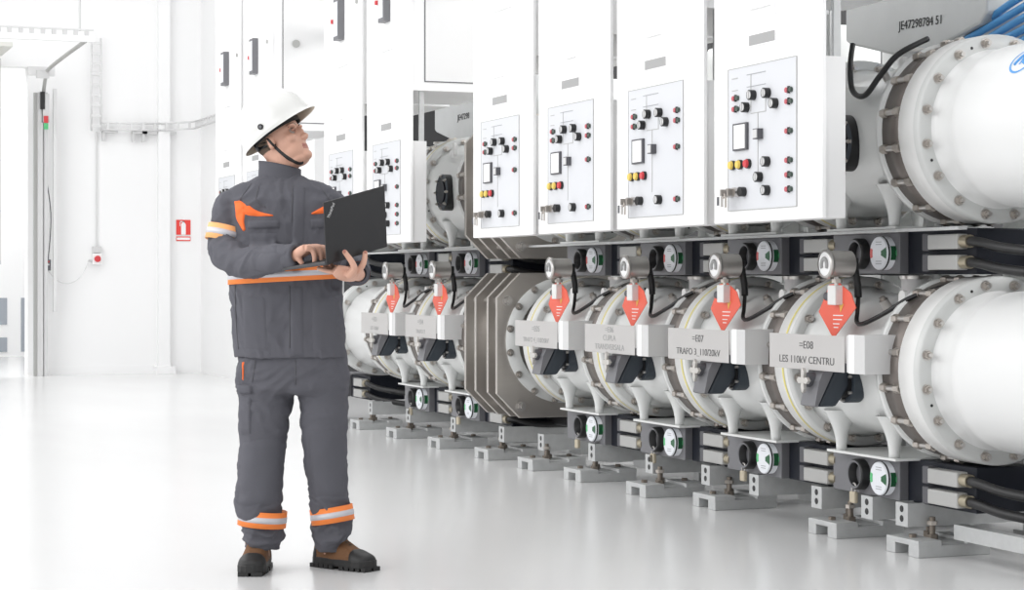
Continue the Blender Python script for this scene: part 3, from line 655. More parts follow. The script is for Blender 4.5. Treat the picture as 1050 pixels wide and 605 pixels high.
# ------------------------------------------------------------------ the man
from mathutils.bvhtree import BVHTree
ZM = 7.66; XM = (300 - 525) / F_PX * ZM
def P(px, py, d=0.0):
    z = ZM + d
    return Vector(((px - 525) / F_PX * z - XM, d, CAM_H - (py - HOR) / F_PX * z))
M.update(
    cloth=mat('grey_workwear_cloth', (.115, .115, .132), .85, var=.10, vscale=9, bump=.25, bscale=420, spec=.2),
    cloth2=mat('dark_workwear_cloth', (.06, .06, .072), .85, var=.08, vscale=9, bump=.2, bscale=420, spec=.2),
    orange=mat('orange_fabric', (.95, .17, .03), .7),
    bando=mat('orange_band', (1.0, .27, .06), .6), bandy=mat('pale_orange_band', (1.0, .50, .20), .6),
    bands=mat('reflective_band', (.62, .62, .66), .45, .2),
    skin=mat('skin', (.63, .36, .265), .5, var=.10, vscale=30, bump=.05, bscale=150),
    lip=mat('lips', (.42, .17, .13), .5), hair=mat('short_dark_hair', (.12, .085, .06), .8, bump=.5, bscale=300),
    eyew=mat('eye_white', (.40, .36, .33), .5), iris=mat('iris', (.05, .04, .035), .5), lidm=mat('eyelid_skin', (.40, .20, .14), .5),
    helmet=mat('white_helmet_shell', (.76, .76, .74), .25, coat=.3), helmi=mat('helmet_inside_beige', (.62, .55, .45), .6),
    leather=mat('brown_nubuck', (.16, .075, .032), .8, var=.2, vscale=25, bump=.3, bscale=90),
    rubber=mat('black_rubber', (.018, .018, .018), .55, bump=.15, bscale=60),
    lace=mat('boot_lace', (.05, .035, .02), .7), eyelet=mat('metal_eyelet', (.6, .55, .45), .3, .8),
    lapt=mat('laptop_shell_black', (.012, .012, .014), .38), laptb=mat('laptop_side_grey', (.05, .05, .055), .4), screen=mat('laptop_screen', (.02, .02, .025), .15), keys=mat('laptop_keys', (.03, .03, .03), .5))
root = thing('person', (XM*CP + ZM*SP, -XM*SP + ZM*CP, 0), 'person in grey workwear and white hard hat, holding an open laptop and looking up', 'person', rz=-PHI)
CAML = Vector((-XM, -ZM, CAM_H))
def remeshed(mb, voxel, smooth=2, fac=.5):
    me = bpy.data.meshes.new('tmp'); me.from_pydata(mb.v, [], mb.f); me.update()
    bm = bmesh.new(); bm.from_mesh(me); bmesh.ops.recalc_face_normals(bm, faces=bm.faces); bm.to_mesh(me); bm.free()
    o = bpy.data.objects.new('tmp', me); COL.objects.link(o)
    r = o.modifiers.new('r', 'REMESH'); r.mode = 'VOXEL'; r.voxel_size = voxel; r.adaptivity = 0
    s = o.modifiers.new('s', 'SMOOTH'); s.iterations = smooth; s.factor = fac
    dg = bpy.context.evaluated_depsgraph_get(); dg.update()
    out = bpy.data.meshes.new_from_object(o.evaluated_get(dg)); bpy.data.objects.remove(o)
    out.polygons.foreach_set('use_smooth', [True]*len(out.polygons)); out.materials.clear(); return out
def bvh_of(me): return BVHTree.FromPolygons([v.co.copy() for v in me.vertices], [tuple(p.vertices) for p in me.polygons])
def hit(bvh, px, py, off=.003):
    d = (P(px, py) - CAML).normalized(); r = bvh.ray_cast(CAML, d)
    if r[0] is None:
        r = bvh.find_nearest(P(px, py, -.08)); 
    n = r[1]
    if n.dot(d) > 0: n = -n
    return r[0] + n*off
def patch(bvh, rows, m, name, parent, off=.004, nu=14, nv=8, back=True):
    """rows: two px polylines (lists of equal length) - the patch lies on the surface between them"""
    a, b = rows; mb = MB(); pts = []
    A = catmull([Vector((x, y, 0)) for x, y in a], nu) if len(a) > 2 else [Vector((*a[0], 0)).lerp(Vector((*a[1], 0)), i/nu) for i in range(nu+1)]
    B = catmull([Vector((x, y, 0)) for x, y in b], nu) if len(b) > 2 else [Vector((*b[0], 0)).lerp(Vector((*b[1], 0)), i/nu) for i in range(nu+1)]
    n = len(A)
    for j in range(nv+1):
        for i in range(n):
            q = A[i].lerp(B[i], j/nv)
            e = off if (0 < j < nv and 0 < i < n-1) else -.004
            pts.append(hit(bvh, q.x, q.y, e))
    fs = [(j*n+i, j*n+i+1, (j+1)*n+i+1, (j+1)*n+i) for j in range(nv) for i in range(n-1)]
    mb.add(pts, fs, m, True); return mb.build(name, parent)
def ell_loft(mb, rows, m='cloth', n=40, pw=2.5, cap=True):
    """rows: (px_left, px_right, py, depth half, depth centre, tilt px)"""
    vs = []; fs = []
    for (xl, xr, y, dh, dc) in rows:
        c = P((xl+xr)/2, y, dc); hw = (P(xr, y, dc) - P(xl, y, dc)).length/2
        for k in range(n):
            q = 2*PI*k/n; cq, sq = math.cos(q), math.sin(q)
            vs.append(c + Vector((hw*math.copysign(abs(cq)**(2/pw), cq), dh*math.copysign(abs(sq)**(2/pw), sq), 0)))
    for j in range(len(rows)-1):
        for k in range(n): fs.append((j*n+k, j*n+(k+1) % n, (j+1)*n+(k+1) % n, (j+1)*n+k))
    if cap: fs.append(tuple(range(n))); fs.append(tuple((len(rows)-1)*n+k for k in range(n)))
    mb.add(vs, fs, m, True)
def ball(mb, c, r, m='skin', mx=None, n=20):
    vs = []; fs = []; k = n//2
    r = (r, r, r) if not isinstance(r, tuple) else r
    for j in range(k+1):
        for i in range(n):
            a = PI*(j+.0)/k; b = 2*PI*i/n
            v = Vector((r[0]*math.sin(a)*math.cos(b), r[1]*math.sin(a)*math.sin(b), r[2]*math.cos(a)))
            v = v + Vector(c); vs.append(mx(v) if mx else v)
    for j in range(k):
        for i in range(n): fs.append((j*n+i, j*n+(i+1) % n, (j+1)*n+(i+1) % n, (j+1)*n+i))
    mb.add(vs, fs, m, True)
# head frame
YAW = math.radians(20); PIT = math.radians(24)
hh = Vector((math.cos(YAW), -math.sin(YAW), 0)); zz = Vector((0, 0, 1))
def frame(pit, roll=0):
    n = hh*math.cos(pit) + zz*math.sin(pit); u = -hh*math.sin(pit) + zz*math.cos(pit); r = n.cross(u)
    return r, n, u
HR, HN, HU = frame(PIT); HC = P(288, 143, 0.02)
def hd(v): return HC + HR*v[0] + HN*v[1] + HU*v[2]
# laptop corners
LA = P(334, 272, -.50); LB = P(396, 253, -.30); LT = P(331, 207.5, -.515); LC = P(289, 278, -.35)
LE = LB - LA; LUP = LT - LA; LBK = LC - LA
def Q(s, t, up=0): return LA + LE*s + LBK*t + LE.cross(LBK).normalized()*up
# ---- body: one continuous surface
hb = MB()
ball(hb, (0, -.014, .028), (.077, .097, .095), mx=hd, n=36)
ball(hb, (0, .016, -.030), (.066, .074, .085), mx=hd, n=36)
ball(hb, (0, .030, -.068), (.060, .060, .054), mx=hd, n=30)
ball(hb, (0, .083, -.012), (.0105, .018, .028), mx=hd); ball(hb, (0, .096, -.031), (.0145, .016, .0125), mx=hd)
for s in (-1, 1):
    ball(hb, (s*.012, .092, -.035), (.009, .012, .008), mx=hd, n=14)
    ball(hb, (s*.030, .075, .021), (.026, .014, .008), mx=hd); ball(hb, (s*.040, .056, -.026), (.024, .024, .022), mx=hd)
    ball(hb, (s*.078, -.012, -.012), (.010, .018, .030), mx=hd)
ball(hb, (0, .0795, -.0615), (.022, .0115, .0055), mx=hd, n=16); ball(hb, (0, .080, -.073), (.019, .011, .006), mx=hd, n=16)
ball(hb, (0, .076, -.100), (.027, .020, .020), mx=hd); ball(hb, (0, .040, -.104), (.048, .042, .026), mx=hd)
hb.tube([hd((0, -.035, -.0)), hd((0, -.018, -.07)), P(287, 178, .03), P(287, 196, .03)], [.062, .064, .060, .07], 'skin', 24, 6)
ell_loft(hb, [(268, 308, 188, .06, .03), (245, 335, 200, .09, .02), (243, 343, 225, .11, .01), (246, 344, 280, .11, 0), (248, 348, 350, .11, 0), (252, 348, 395, .11, 0)], 'skin')
W1 = P(302, 263, -.37); W2 = P(367, 281, -.32)
hb.tube([P(244, 204, 0), P(231, 232, -.02), P(232, 260, -.08), P(262, 268, -.22), P(288, 265.5, -.33), W1], [.045, .045, .04, .035, .028, .024], 'skin', 14, 5)
hb.tube([P(342, 206, .02), P(356, 238, .05), P(363, 272, .04), P(367, 281, -.12), W2], [.045, .043, .04, .032, .024], 'skin', 14, 5)
hb.tube([P(272, 385, 0), P(270, 450, 0), P(267, 500, .02), P(269, 560, .03), P(268, 572, .02)], [.09, .065, .05, .03, .03], 'skin', 16, 4)
hb.tube([P(331, 385, 0), P(334, 450, 0), P(338, 500, .04), P(338, 560, .08), P(338, 570, .08)], [.09, .065, .05, .03, .03], 'skin', 16, 4)
# right hand typing
def chain(pts, r0, r1): 
    n = len(pts); hb.tube(pts, [r0 + (r1-r0)*i/(n-1) for i in range(n)], 'skin', 10, 4); ball(hb, pts[-1], r1*1.02, n=10)
K = [P(313.5 + 2.6*k, 254.2 - .2*k + (1.2 if k == 3 else 0), -.435 + .023*k) for k in range(4)]
for k in range(4):
    tip = Q(.10 + .085*k, .36 + (.03 if k in (0, 3) else 0), 0); up = Vector((0, 0, 1))
    tip = tip + up*.010; L = 1 if k else .9
    pip = K[k].lerp(tip, .45) + up*.020 + Vector((.008, 0, 0)); dip = pip.lerp(tip, .6) + up*.006 + Vector((.004, 0, 0))
    hb.tube([W1, W1.lerp(K[k], .55) + up*.002, K[k]], [.021, .0185, .0150], 'skin', 10, 4)
    chain([K[k], pip, dip, tip], [.0132, .0135, .013, .0115][k], .0092 if k < 3 else .008)
tb = Q(.06, .62, 0) + Vector((0, 0, .016))
chain([W1 + Vector((.01, -.01, -.004)), W1.lerp(tb, .55) + Vector((0, -.008, .006)), tb], .015, .0092)
# left hand carrying the laptop from below, thumb and one finger up the lid
PC = P(352, 280, -.43)
hb.tube([W2, P(360, 281.5, -.39), P(350, 279.5, -.44), P(343, 276, -.455)], [.026, .030, .029, .020], 'skin', 16, 4, flat=.8)
ball(hb, P(357, 281, -.42), (.030, .030, .022), n=18)
chain([P(357, 283, -.45), P(363, 276.5, -.475), P(361, 269, -.478), P(353.5, 258.5, -.475)], .0155, .0098)
chain([P(364, 282, -.38), P(369, 276, -.42), P(373, 269, -.42), P(374.5, 259.5, -.405)], .0135, .0100)
for k in range(3):
    a = P(350 - 1.5*k, 279.5 - 1.2*k, -.45 + .018*k); e = Q(.16 + .10*k, .38, 0); 
    e = e - Vector((0, 0, .014)); mid = a.lerp(e, .5) - Vector((0, 0, .004)); chain([a, mid, e], .0115, .0085)
body_me = remeshed(hb, .0034, 3, .5)
# carve the eye sockets, the line of the mouth and nostril shade
eyes = [hd((s*.031, .079, .001)) for s in (-1, 1)]
for v in body_me.vertices:
    for e in eyes:
        dd = (v.co - e).length
        if dd < .024: v.co -= HN * .011 * math.exp(-(dd/.0135)**2)
    q = v.co - HC; lx, ly, lz = q.dot(HR), q.dot(HN), q.dot(HU)
    if ly > .06 and abs(lx) < .026: v.co -= HN * .004 * math.exp(-((lz+.067)/.0025)**2)
for mm in ('skin', 'lip', 'hair'): body_me.materials.append(M[mm])
for p in body_me.polygons:
    q = p.center - HC; lx, ly, lz = q.dot(HR), q.dot(HN), q.dot(HU)
    if ly > .079 and abs(lx) < .023 and -.079 < lz < -.0575: p.material_index = 1
    if ly < -.02 and lz > -.035 and q.length < .16: p.material_index = 2
body = link('body', body_me, root); BB = bvh_of(body_me)
for s, e in zip((-1, 1), eyes):
    m = MB(); ball(m, (s*.031, .0685, .001), .0120, 'eyew', mx=hd, n=20); eo = m.build('eyeball', body)
    m = MB(); ball(m, (s*.0315, .0765, .0025), (.0085, .0056, .0085), 'iris', mx=hd, n=14); m.build('iris', body)
    m = MB(); m.tube([hd((s*.031 - .015, .0725, .000)), hd((s*.031 - .007, .0815, .0035)), hd((s*.031+.007, .0815, .0035)), hd((s*.031 + .015, .0725, .0))], .0042, 'lidm', 8, 5)
    m.tube([hd((s*.031 - .015, .0725, .000)), hd((s*.031 - .006, .0805, -.0045)), hd((s*.031+.006, .0805, -.0045)), hd((s*.031 + .015, .0725, .0))], .0024, 'lidm', 8, 5); m.build('eyelid', body)
    m = MB(); m.tube([hd((s*.012, .0845, .020)), hd((s*.026, .0825, .0255)), hd((s*.038, .0745, .023)), hd((s*.048, .066, .016))], [.003, .0045, .004, .002], 'hair', 8, 5, flat=.6); m.build('eyebrow', body)
# fingernails on the visible finger and thumb
for (px, py, d) in ((353.2, 257.8, -.486), (374.8, 258.8, -.415)):
    m = MB(); ball(m, P(px, py, d), (.005, .002, .007), 'lip', n=10); m.build('fingernail', body)

# ---- jacket
def wrinkle(me, amp, sc, seed, zs=1.0, keep=None):
    me.update(); o3 = Vector((3, 5, 1)); sd = Vector((seed, 0, 0)); out = []
    for v in me.vertices:
        c = v.co; q = Vector((c.x*sc, c.y*sc, c.z*sc*zs)) + sd
        wp = noise.noise(q*.6) * 1.4; q = q + Vector((wp, -wp, wp))
        w = noise.noise(q)*.55 + (1 - abs(noise.noise(q*1.5 + o3))*3.0) * .45 + (1 - abs(noise.noise(q*3.1 + o3))*3.0) * .16 - .25
        out.append(c + v.normal * w * amp * (keep(c) if keep else 1))
    for v, c in zip(me.vertices, out): v.co = c
jb = MB()
ell_loft(jb, [(264, 309, 181, .068, .03), (256, 319, 184.5, .085, .025), (246, 331, 188, .10, .02), (237, 341, 192.5, .11, .015), (234, 345, 205, .125, .0), (236, 347, 230, .14, .0), (237, 349, 255, .145, 0), (236, 351, 280, .145, 0), (236, 351.5, 300, .145, 0), (237.5, 352, 325, .145, 0), (239, 353.5, 345, .147, 0), (240, 355, 360, .15, 0), (241, 355.5, 366, .15, 0)])
ARM1 = [P(247, 208, 0), P(235.5, 213, -.01), P(231, 236, -.03), P(231, 256, -.07), P(245, 268, -.15), P(268, 267, -.25), P(288, 263.5, -.33), P(302, 262, -.37)]
ARM1R = [.058, .064, .062, .063, .062, .056, .049, .041]
jb.tube(ARM1, ARM1R, 'cloth', 24, 6)
ARM2 = [P(334, 208, .01), P(341, 213, .02), P(356, 240, .05), P(361, 266, .03), P(364, 277, -.10), P(367, 280.5, -.26)]
jb.tube(ARM2, [.058, .062, .062, .058, .054, .044], 'cloth', 24, 6)
jk = remeshed(jb, .0065, 4, .5)
def armkeep(c):
    """folds are strongest on the bent forearm and elbow"""
    a = min((c - ARM1[3]).length, (c - ARM1[4]).length, (c - ARM1[5]).length, (c - ARM2[4]).length)
    return 1 + 1.1*math.exp(-(a/.085)**2)
wrinkle(jk, .010, 9, 3.3, .75, armkeep)
jk.materials.append(M['cloth']); jacket = link('jacket', jk, root); JB = bvh_of(jk)
# collar
m = MB(); n = 36; vs = []; fs = []
for (zo, rr, th) in ((0, 1.08, 0), (.3, 1.0, 0), (.7, .98, 0), (1, .99, 0), (1, .90, 0), (0, .92, 0)):
    for k in range(n):
        q = 2*PI*k/n
        base = P(287, 184, .03); x = .083*math.cos(q); y = .080*math.sin(q)
        hgt = .066 - .018*math.cos(q)*.9 - .004*math.sin(q)
        vs.append(base + Vector((x*rr + .0*zo, y*rr, -.012 + zo*hgt + (-.006 if k % 2 == 0 and zo == 0 else 0))))
for j in range(5):
    for k in range(n): fs.append((j*n+k, j*n+(k+1) % n, (j+1)*n+(k+1) % n, (j+1)*n+k))
m.add(vs, fs, 'cloth', True); m.build('collar', jacket, label='dark grey stand-up collar')
# sleeve cuffs
for (p, d, r) in ((ARM1[-1], (ARM1[-1]-ARM1[-2]).normalized(), .041), (ARM2[-1], (ARM2[-1]-ARM2[-2]).normalized(), .043)):
    m = MB(); m.lathe([(r*.72, .012), (r*.98, .012), (r*1.04, .004), (r*1.08, -.035), (r*.8, -.045)], p, d, 'cloth', 28); m.build('cuff', jacket)
m = MB(); m.lathe([(.0455, .0), (.0455, .008)], ARM2[-1], (ARM2[-1]-ARM2[-2]).normalized(), 'orange', 24); m.build('cuff_trim', jacket, label='orange cuff trim')
# placket, pockets, seams, inserts
patch(JB, ([(300, 190), (299, 230), (297, 275)], [(314, 190), (313, 230), (311, 275)]), 'cloth', 'placket', jacket, .004, 8, 6)
patch(JB, ([(296.5, 293), (296, 330), (296.5, 368)], [(312, 292), (312, 330), (313, 367)]), 'cloth', 'placket', jacket, .004, 8, 6)
patch(JB, ([(253, 225), (288, 225)], [(252, 236), (288, 235)]), 'cloth', 'pocket_flap', jacket, .005, 12, 5)
patch(JB, ([(318, 224), (332, 223)], [(318, 236), (332, 235)]), 'cloth', 'pocket_flap', jacket, .005, 12, 5)
patch(JB, ([(254, 238), (286, 237)], [(255, 262), (285, 262)]), 'cloth', 'chest_pocket', jacket, .0025, 12, 8)
patch(JB, ([(247, 302), (273, 302)], [(248, 360), (276, 362)]), 'cloth', 'side_pocket', jacket, .003, 10, 12)
patch(JB, ([(318, 302), (347, 301)], [(319, 362), (350, 361)]), 'cloth', 'side_pocket', jacket, .003, 10, 12)
def seam(bvh, pts, par, w=.0013, off=.001, m_='seam', name='seam'):
    out = []
    for a, b in zip(pts, pts[1:]):
        for i in range(8): out.append(hit(bvh, a[0]+(b[0]-a[0])*i/8, a[1]+(b[1]-a[1])*i/8, off))
    m = MB(); m.tube(out, w, m_, 6, 1); return m.build(name, par)
seam(JB, [(258, 188), (247, 203), (243, 214)], jacket); seam(JB, [(266, 189), (262, 205), (274, 214)], jacket)
seam(JB, [(241, 293), (242, 330), (245, 362)], jacket, .002); seam(JB, [(297, 293), (297, 366)], jacket, .0018)
seam(JB, [(300, 190), (299, 232)], jacket); seam(JB, [(329, 192), (337, 204), (341, 216)], jacket)
patch(JB, ([(239.5, 206), (240, 214), (241, 224), (245, 231), (250, 238)], [(246, 205), (252, 209), (253, 216), (251, 226), (252, 236)]), 'orange', 'shoulder_insert', jacket, .005, 5, 5)
patch(JB, ([(246, 206), (254, 209), (265, 216), (281, 220.5)], [(249, 221), (255, 222.5), (266, 222.5), (281, 221.8)]), 'orange', 'shoulder_insert', jacket, .005, 6, 4)
patch(JB, ([(319, 218.5), (326, 214), (334, 209)], [(319, 220), (326, 220), (334, 220)]), 'orange', 'shoulder_insert', jacket, .005, 6, 4)
# reflective bands
def torso_band(z0, z1, m_, name, off):
    """z in px at the left and right jacket edge"""
    m = MB(); n = 60; vs = []; fs = []
    for zi in (0, 1):
        for k in range(n):
            q = 2*PI*k/n; cq, sq = math.cos(q), math.sin(q); pw = 2.5
            X = math.copysign(abs(cq)**(2/pw), cq); Y = math.copysign(abs(sq)**(2/pw), sq)
            zl, zr = (z0 if zi == 0 else z1); py = zl + (zr - zl)*(X+1)/2
            c = P(293.3, py, 0); hw = (P(351.3, py, 0) - P(236, py, 0)).length/2 + off
            vs.append(Vector((c.x + hw*X, (.145+off)*Y, c.z)))
    for k in range(n): fs.append((k, (k+1) % n, n+(k+1) % n, n+k))
    m.add(vs, fs, m_, True); o = m.build(name, jacket); s = o.modifiers.new('s', 'SOLIDIFY'); s.thickness = .002; return o
torso_band((277.5, 272), (292, 285.5), 'bando', 'orange_band', .0055)
torso_band((281, 276), (287, 281), 'bands', 'reflective_band', .0065)
def ring_band(c, ax, r, w, ms, par, sc=(1, 1), off=.0):
    h = w/2; m = MB(); m.lathe([(r, -h), (r, h)], c, ax, ms[0], 40, scale=sc); o = m.build('orange_band', par); s = o.modifiers.new('s', 'SOLIDIFY'); s.thickness = .002
    m = MB(); m.lathe([(r+.0015, -h*.36), (r+.0015, h*.36)], c, ax, ms[1], 40, scale=sc); o = m.build('reflective_band', par); s = o.modifiers.new('s', 'SOLIDIFY'); s.thickness = .002
ring_band(P(231, 240.5, -.038), Vector((.22, .14, 1)), .0725, .060, ('bandy', 'bands'), jacket)

# ---- trousers
tbm = MB()
ell_loft(tbm, [(246, 350, 340, .12, 0), (245, 354, 358, .13, 0), (243, 357, 372, .135, 0), (242, 358, 388, .135, 0), (243, 357, 398, .13, 0), (252, 350, 404, .11, 0)])
tbm.tube([P(272, 384, 0), P(272.5, 400, 0), P(270.5, 440, 0), P(268, 470, .0), P(266, 500, .0), P(265, 517, .0), P(268, 526, .01), P(270, 541, .02), P(269.5, 551, .02), P(269, 562, .02)], [.10, .110, .096, .091, .091, .092, .082, .085, .076, .070], 'cloth', 28, 5, flat=.95)
tbm.tube([P(330, 384, 0), P(331, 400, 0), P(332.5, 440, .0), P(334, 475, .02), P(337, 500, .03), P(338, 516, .04), P(340, 524, .05), P(341.5, 541, .06), P(340, 550, .07), P(339, 561, .08)], [.10, .100, .092, .085, .078, .077, .073, .080, .074, .070], 'cloth', 28, 5, flat=.95)
tk = remeshed(tbm, .0065, 3, .5)
def legkeep(c):
    z = c.z; return .8 + 2.4*math.exp(-((z-.13)/.06)**2) + .9*math.exp(-((z-.27)/.04)**2) + .7*math.exp(-((z-.72)/.09)**2)
wrinkle(tk, .0085, 7.5, 8.1, 1.6, legkeep)
tk.materials.append(M['cloth']); trous = link('trousers', tk, root); TB = bvh_of(tk)
patch(TB, ([(242.5, 394), (260, 394)], [(243, 404), (259, 404)]), 'cloth', 'pocket_flap', trous, .010, 8, 5)
patch(TB, ([(244, 404), (258, 404)], [(247, 447), (258, 447)]), 'cloth', 'cargo_pocket', trous, .006, 8, 10)
patch(TB, ([(247.3, 369), (248.3, 391)], [(251, 369), (249.8, 391)]), 'orange', 'pocket_piping', trous, .003, 8, 3)
seam(TB, [(303, 370), (303, 398)], trous, .0018); seam(TB, [(262, 370), (258, 395)], trous)
patch(TB, ([(247, 452), (289, 446)], [(243, 521), (289, 519)]), 'cloth', 'knee_panel', trous, .006, 12, 14)
patch(TB, ([(316, 440), (354, 437)], [(320, 512), (354, 510)]), 'cloth', 'knee_panel', trous, .006, 12, 14)
ring_band(P(269, 531, .013), Vector((.09, 0, 1)), .0935, .062, ('bando', 'bands'), trous)
ring_band(P(340.5, 527.5, .05), Vector((-.16, .05, 1)), .084, .060, ('bando', 'bands'), trous)

# ---- boots
def boot(heel, ang, L=.30):
    f = Vector((math.cos(ang), math.sin(ang), 0)); s = Vector((-f.y, f.x, 0))
    def wd(t): # half width along the boot
        return .036 + .012*math.sin(PI*min(1, t*1.05))**.8 * 1 if t < .55 else .048 + .006*math.sin(PI*(t-.55)/.45)
    sec = [(0.00, .030, .085), (.03, .040, .115), (.15, .044, .130), (.30, .045, .134), (.42, .046, .122), (.55, .049, .102), (.68, .051, .082), (.80, .052, .071), (.90, .047, .062), (.97, .036, .056), (1.0, .020, .042)]
    def ring(t, w, h, z0, n=20):
        out = []
        for k in range(n+1):
            q = PI*k/n; out.append(heel + f*(t*L) + s*(w*math.copysign(abs(math.cos(q))**.75, math.cos(q))) + Vector((0, 0, z0 + (h-z0)*math.sin(q)**.7)))
        return out
    rt = thing('boot', (0, 0, 0), None, None); rt.parent = root; 
    n = 20
    def shell(secs, m_, nm, grow=0.0):
        mb = MB(); vs = []; fs = []
        for (t, w, h) in secs: vs += ring(t, w+grow, h+grow, .028)
        for j in range(len(secs)-1):
            for k in range(n): a = j*(n+1)+k; fs.append((a, a+1, a+n+2, a+n+1))
        fs.append(tuple(range(n+1))); fs.append(tuple((len(secs)-1)*(n+1)+k for k in range(n+1)))
        mb.add(vs, fs, m_, True); o = mb.build(nm, rt); ss = o.modifiers.new('s', 'SUBSURF'); ss.levels = 1; ss.render_levels = 2; return o
    shell(sec, 'leather', 'upper'); shell([c for c in sec if c[0] >= .68], 'rubber', 'toe_cap', .0035); shell([(t, w, h*.8) for t, w, h in sec if t <= .15], 'rubber', 'heel_counter', .0035)
    mb = MB(); mb.tube([heel + f*.075 + Vector((0, 0, .06)), heel + f*.078 + Vector((0, 0, .11)), heel + f*.07 + Vector((0, 0, .17))], [.047, .050, .052], 'leather', 20, 4); mb.build('shaft', rt)
    # sole with tread blocks
    out = []
    S = [(-.01, .020), (.0, .034), (.05, .042), (.2, .046), (.4, .046), (.6, .051), (.8, .055), (.92, .050), (.99, .034), (1.015, .014)]
    for (t, w) in S: out.append(heel + f*(t*L) + s*w)
    for (t, w) in S[::-1]: out.append(heel + f*(t*L) - s*w)
    mb = MB(); mb.prism([Vector((p.x, p.y, .012)) for p in out], (0, 0, .030), 'rubber'); so_ = mb.build('sole', rt, .004)
    mb = MB()
    for i in range(11):
        t = .02 + i*.096; w = .045 + .010*math.sin(PI*min(1, t)); c = heel + f*(t*L)
        if .42 < t < .52: continue
        for sd in (-1, 1):
            a = c + s*(sd*w*.55)
            q = [a - f*.010 - s*w*.43, a + f*.010 - s*w*.43, a + f*.010 + s*w*.43, a - f*.010 + s*w*.43]
            mb.prism([Vector((p.x, p.y, 0)) for p in q], (0, 0, .016), 'rubber')
    mb.build('tread', so_)
    # laces
    mb = MB()
    for i, t in enumerate((.36, .42, .48, .54, .60)):
        h = .136 - (t-.3)*.155; c = heel + f*(t*L)
        mb.tube([c + s*.022 + Vector((0, 0, h-.008)), c + Vector((0, 0, h+.003)), c - s*.022 + Vector((0, 0, h-.008))], .0045, 'lace', 6, 3)
        for sd in (-1, 1): ball(mb, c + s*.022*sd + Vector((0, 0, h-.006)), .0045, 'eyelet', n=8)
    mb.tube([heel + f*(.36*L) + Vector((0, 0, .122)), heel + f*(.43*L) + s*.018 + Vector((0, 0, .113)), heel + f*(.40*L) + s*.025 + Vector((0, 0, .10))], .003, 'lace', 6, 4)
    mb.build('laces', rt); return rt
def flo(px, py):
    z = F_PX*CAM_H/(py-HOR); return Vector(((px-525)/F_PX*z - XM, z-ZM, 0))
h1 = P(268, 560, .115); h1.z = 0
boot(h1, math.radians(-92), .275)
h2 = flo(327, 579.0); toe = flo(383, 585.5); dv = toe - h2
boot(Vector((h2.x, h2.y - .02, 0)), math.atan2(dv.y + .0, dv.x), .275)

# ---- hard hat
m = MB(); HR2, HN2, HU2 = frame(math.radians(33)); HO = P(284, 133.3, .02)
rl = math.radians(8); HR2, HU2 = HR2*math.cos(rl) + HU2*math.sin(rl)*-1, HU2*math.cos(rl) + HR2*math.sin(rl)
n = 72; vs = []; fs = []
def rim(q):   # q=0 front
    c, s = math.cos(q), math.sin(q)
    a = .158 if c > 0 else .152
    return a*c, .110*s
lev = [(-.030, 'b', 0), (-.019, 'm', 0), (-.004, 'i', 0)] + [(h, 'd', h) for h in (.015, .035, .055, .075, .095, .115, .130, .143, .151, .156, .1585)]
for (z, kd, h) in lev:
    for k in range(n):
        q = 2*PI*k/n; y, x = rim(q); L = math.hypot(x, y); ux, uy = x/L, y/L; c = math.cos(q)
        br = .003 + .016*max(0, c)**2.0 + .005*max(0, -c)**2
        if kd == 'b': f_ = 1; e = br; zz_ = -.009 - .004*max(0, -c)
        elif kd == 'm': f_ = 1; e = br*.5; zz_ = -.006
        elif kd == 'i': f_ = 1; e = .004; zz_ = .002
        else: f_ = (1 - (h/.159)**2.15)**(1/2.05); e = 0; zz_ = h
        X, Y = x*f_ + ux*e, y*f_ + uy*e
        vs.append(HO + HR2*X + HN2*Y + HU2*zz_)
for j in range(len(lev)-1):
    for k in range(n): fs.append((j*n+k, j*n+(k+1) % n, (j+1)*n+(k+1) % n, (j+1)*n+k))
fs.append(tuple((len(lev)-1)*n+k for k in range(n)))
m.add(vs, fs, 'helmet', True); m.mi('helmi')
hat = m.build('hard_hat'); hat.parent = root
ss = hat.modifiers.new('s', 'SOLIDIFY'); ss.thickness = .003; ss.offset = -1; ss.material_offset = 1
sb = hat.modifiers.new('b', 'SUBSURF'); sb.levels = 1; sb.render_levels = 1
def ht(x, y, z): return HO + HR2*x + HN2*y + HU2*z
m = MB(); m.cyl(ht(.102, -.008, .026), ht(.114, -.008, .026), .011, 'black', 20); m.cyl(ht(.113, -.008, .026), ht(.116, -.008, .026), .006, 'mount', 14); m.build('side_knob', hat)
# harness band inside and chin strap
m = MB(); m.lathe([(1, -.012), (1, .014)], ht(0, -.004, -.004), HU2, 'black', 40, scale=(.10, .10)); hb2 = m.build('headband', hat, label='black inner headband')
st = []
for (a, c) in (((271, 142), (276, 141)), ((278, 150), (283, 148)), ((286, 158), (291, 155.5)), ((296, 165.5), (300, 161.5)), ((305, 170), (307, 165)), ((311, 168.5), (311.5, 164.5))): st.append((a, c))
patch(BB, ([a for a, c in st], [c for a, c in st]), 'black', 'chin_strap', hat, .0035, 6, 3)
patch(BB, ([(259, 148), (264, 156)], [(263, 146), (269, 156)]), 'black', 'nape_strap', hat, .006, 6, 3)

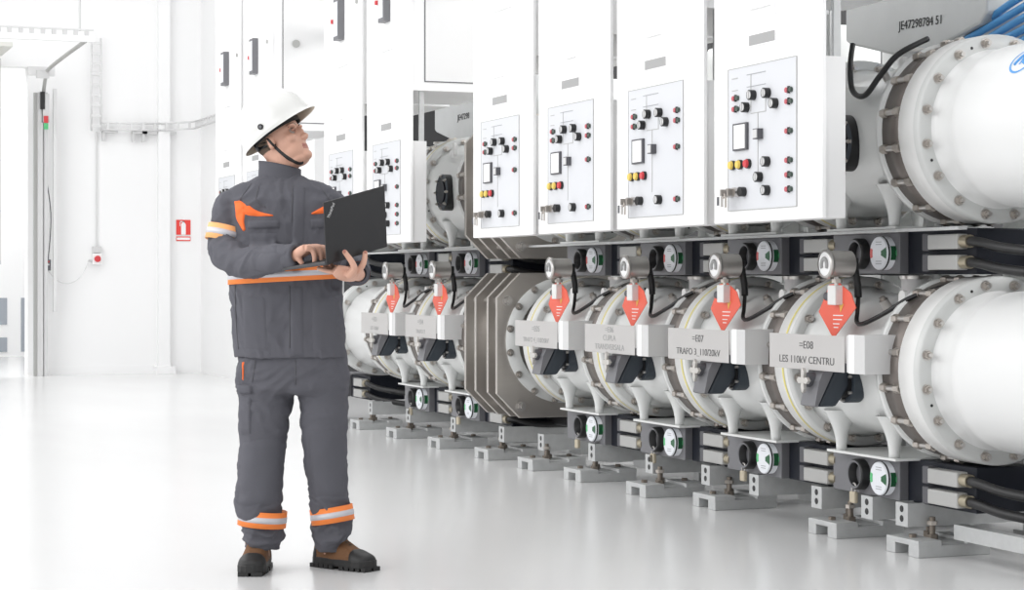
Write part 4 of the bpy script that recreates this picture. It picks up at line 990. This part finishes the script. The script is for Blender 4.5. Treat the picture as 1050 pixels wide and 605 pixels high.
# ---- laptop (held, so a thing of its own); corners taken from the pose, built to real thickness
M_root = Matrix.Translation(root.location) @ Matrix.Rotation(-PHI, 4, 'Z')
lp = thing('laptop', M_root @ LA, 'open thin black laptop held in both hands by the man', 'laptop', rz=-PHI)
def slab(p0, e1, e2, th, m_, name, par, bev=.003):
    nrm = e1.cross(e2).normalized()*th; mb = MB(); mb.prism([p0, p0+e1, p0+e1+e2, p0+e2], nrm, m_); return mb.build(name, par, bev)
Z0 = Vector((0, 0, 0)); nb = LE.cross(LBK).normalized()
if nb.z < 0: nb = -nb
mb = MB(); mb.prism([Z0, LE, LE+LBK, LBK], nb*.013, 'laptb'); base = mb.build('keyboard_base', lp, .003)
mb = MB()
for i in range(12):
    for j in range(5):
        a = LE*(.06+.075*i) + LBK*(.12+.11*j) + nb*.0128; mb.prism([a, a+LE*.062, a+LE*.062+LBK*.09, a+LBK*.09], nb*.002, 'keys')
mb.build('keyboard', base, kind='stuff')
nl = LE.cross(LUP).normalized()
if nl.y > 0: nl = -nl       # outward normal, to the camera side
mb = MB(); mb.prism([Z0, LE, LE+LUP, LUP], nl*.007, 'lapt'); lid = mb.build('lid', lp, .0025)
mb = MB(); mb.prism([LE*.04+LUP*.06, LE*.96+LUP*.06, LE*.96+LUP*.95, LE*.04+LUP*.95], -nl*.0012, 'screen'); mb.build('screen', lid)
mb = MB()
for s0 in (.12, .78): mb.cyl(LE*s0 + nb*.006, LE*(s0+.1) + nb*.006, .0065, 'laptb', 12)
mb.build('hinge', lp)
# small slanted lettering at the top corner of the lid
ex = LE.normalized(); ey = nl.cross(ex).normalized()
me = text_mesh('ThinkPad', .016, 1.0); R = Matrix.Rotation(math.radians(52), 4, 'Z')
B3 = Matrix(((ex.x, ey.x, nl.x, 0), (ex.y, ey.y, nl.y, 0), (ex.z, ey.z, nl.z, 0), (0, 0, 0, 1)))
me.transform(Matrix.Translation(LUP*.84 + LE*.105 + nl*.0072) @ B3 @ R); me.materials.clear(); me.materials.append(M['lgrey']); link('lettering', me, lid)
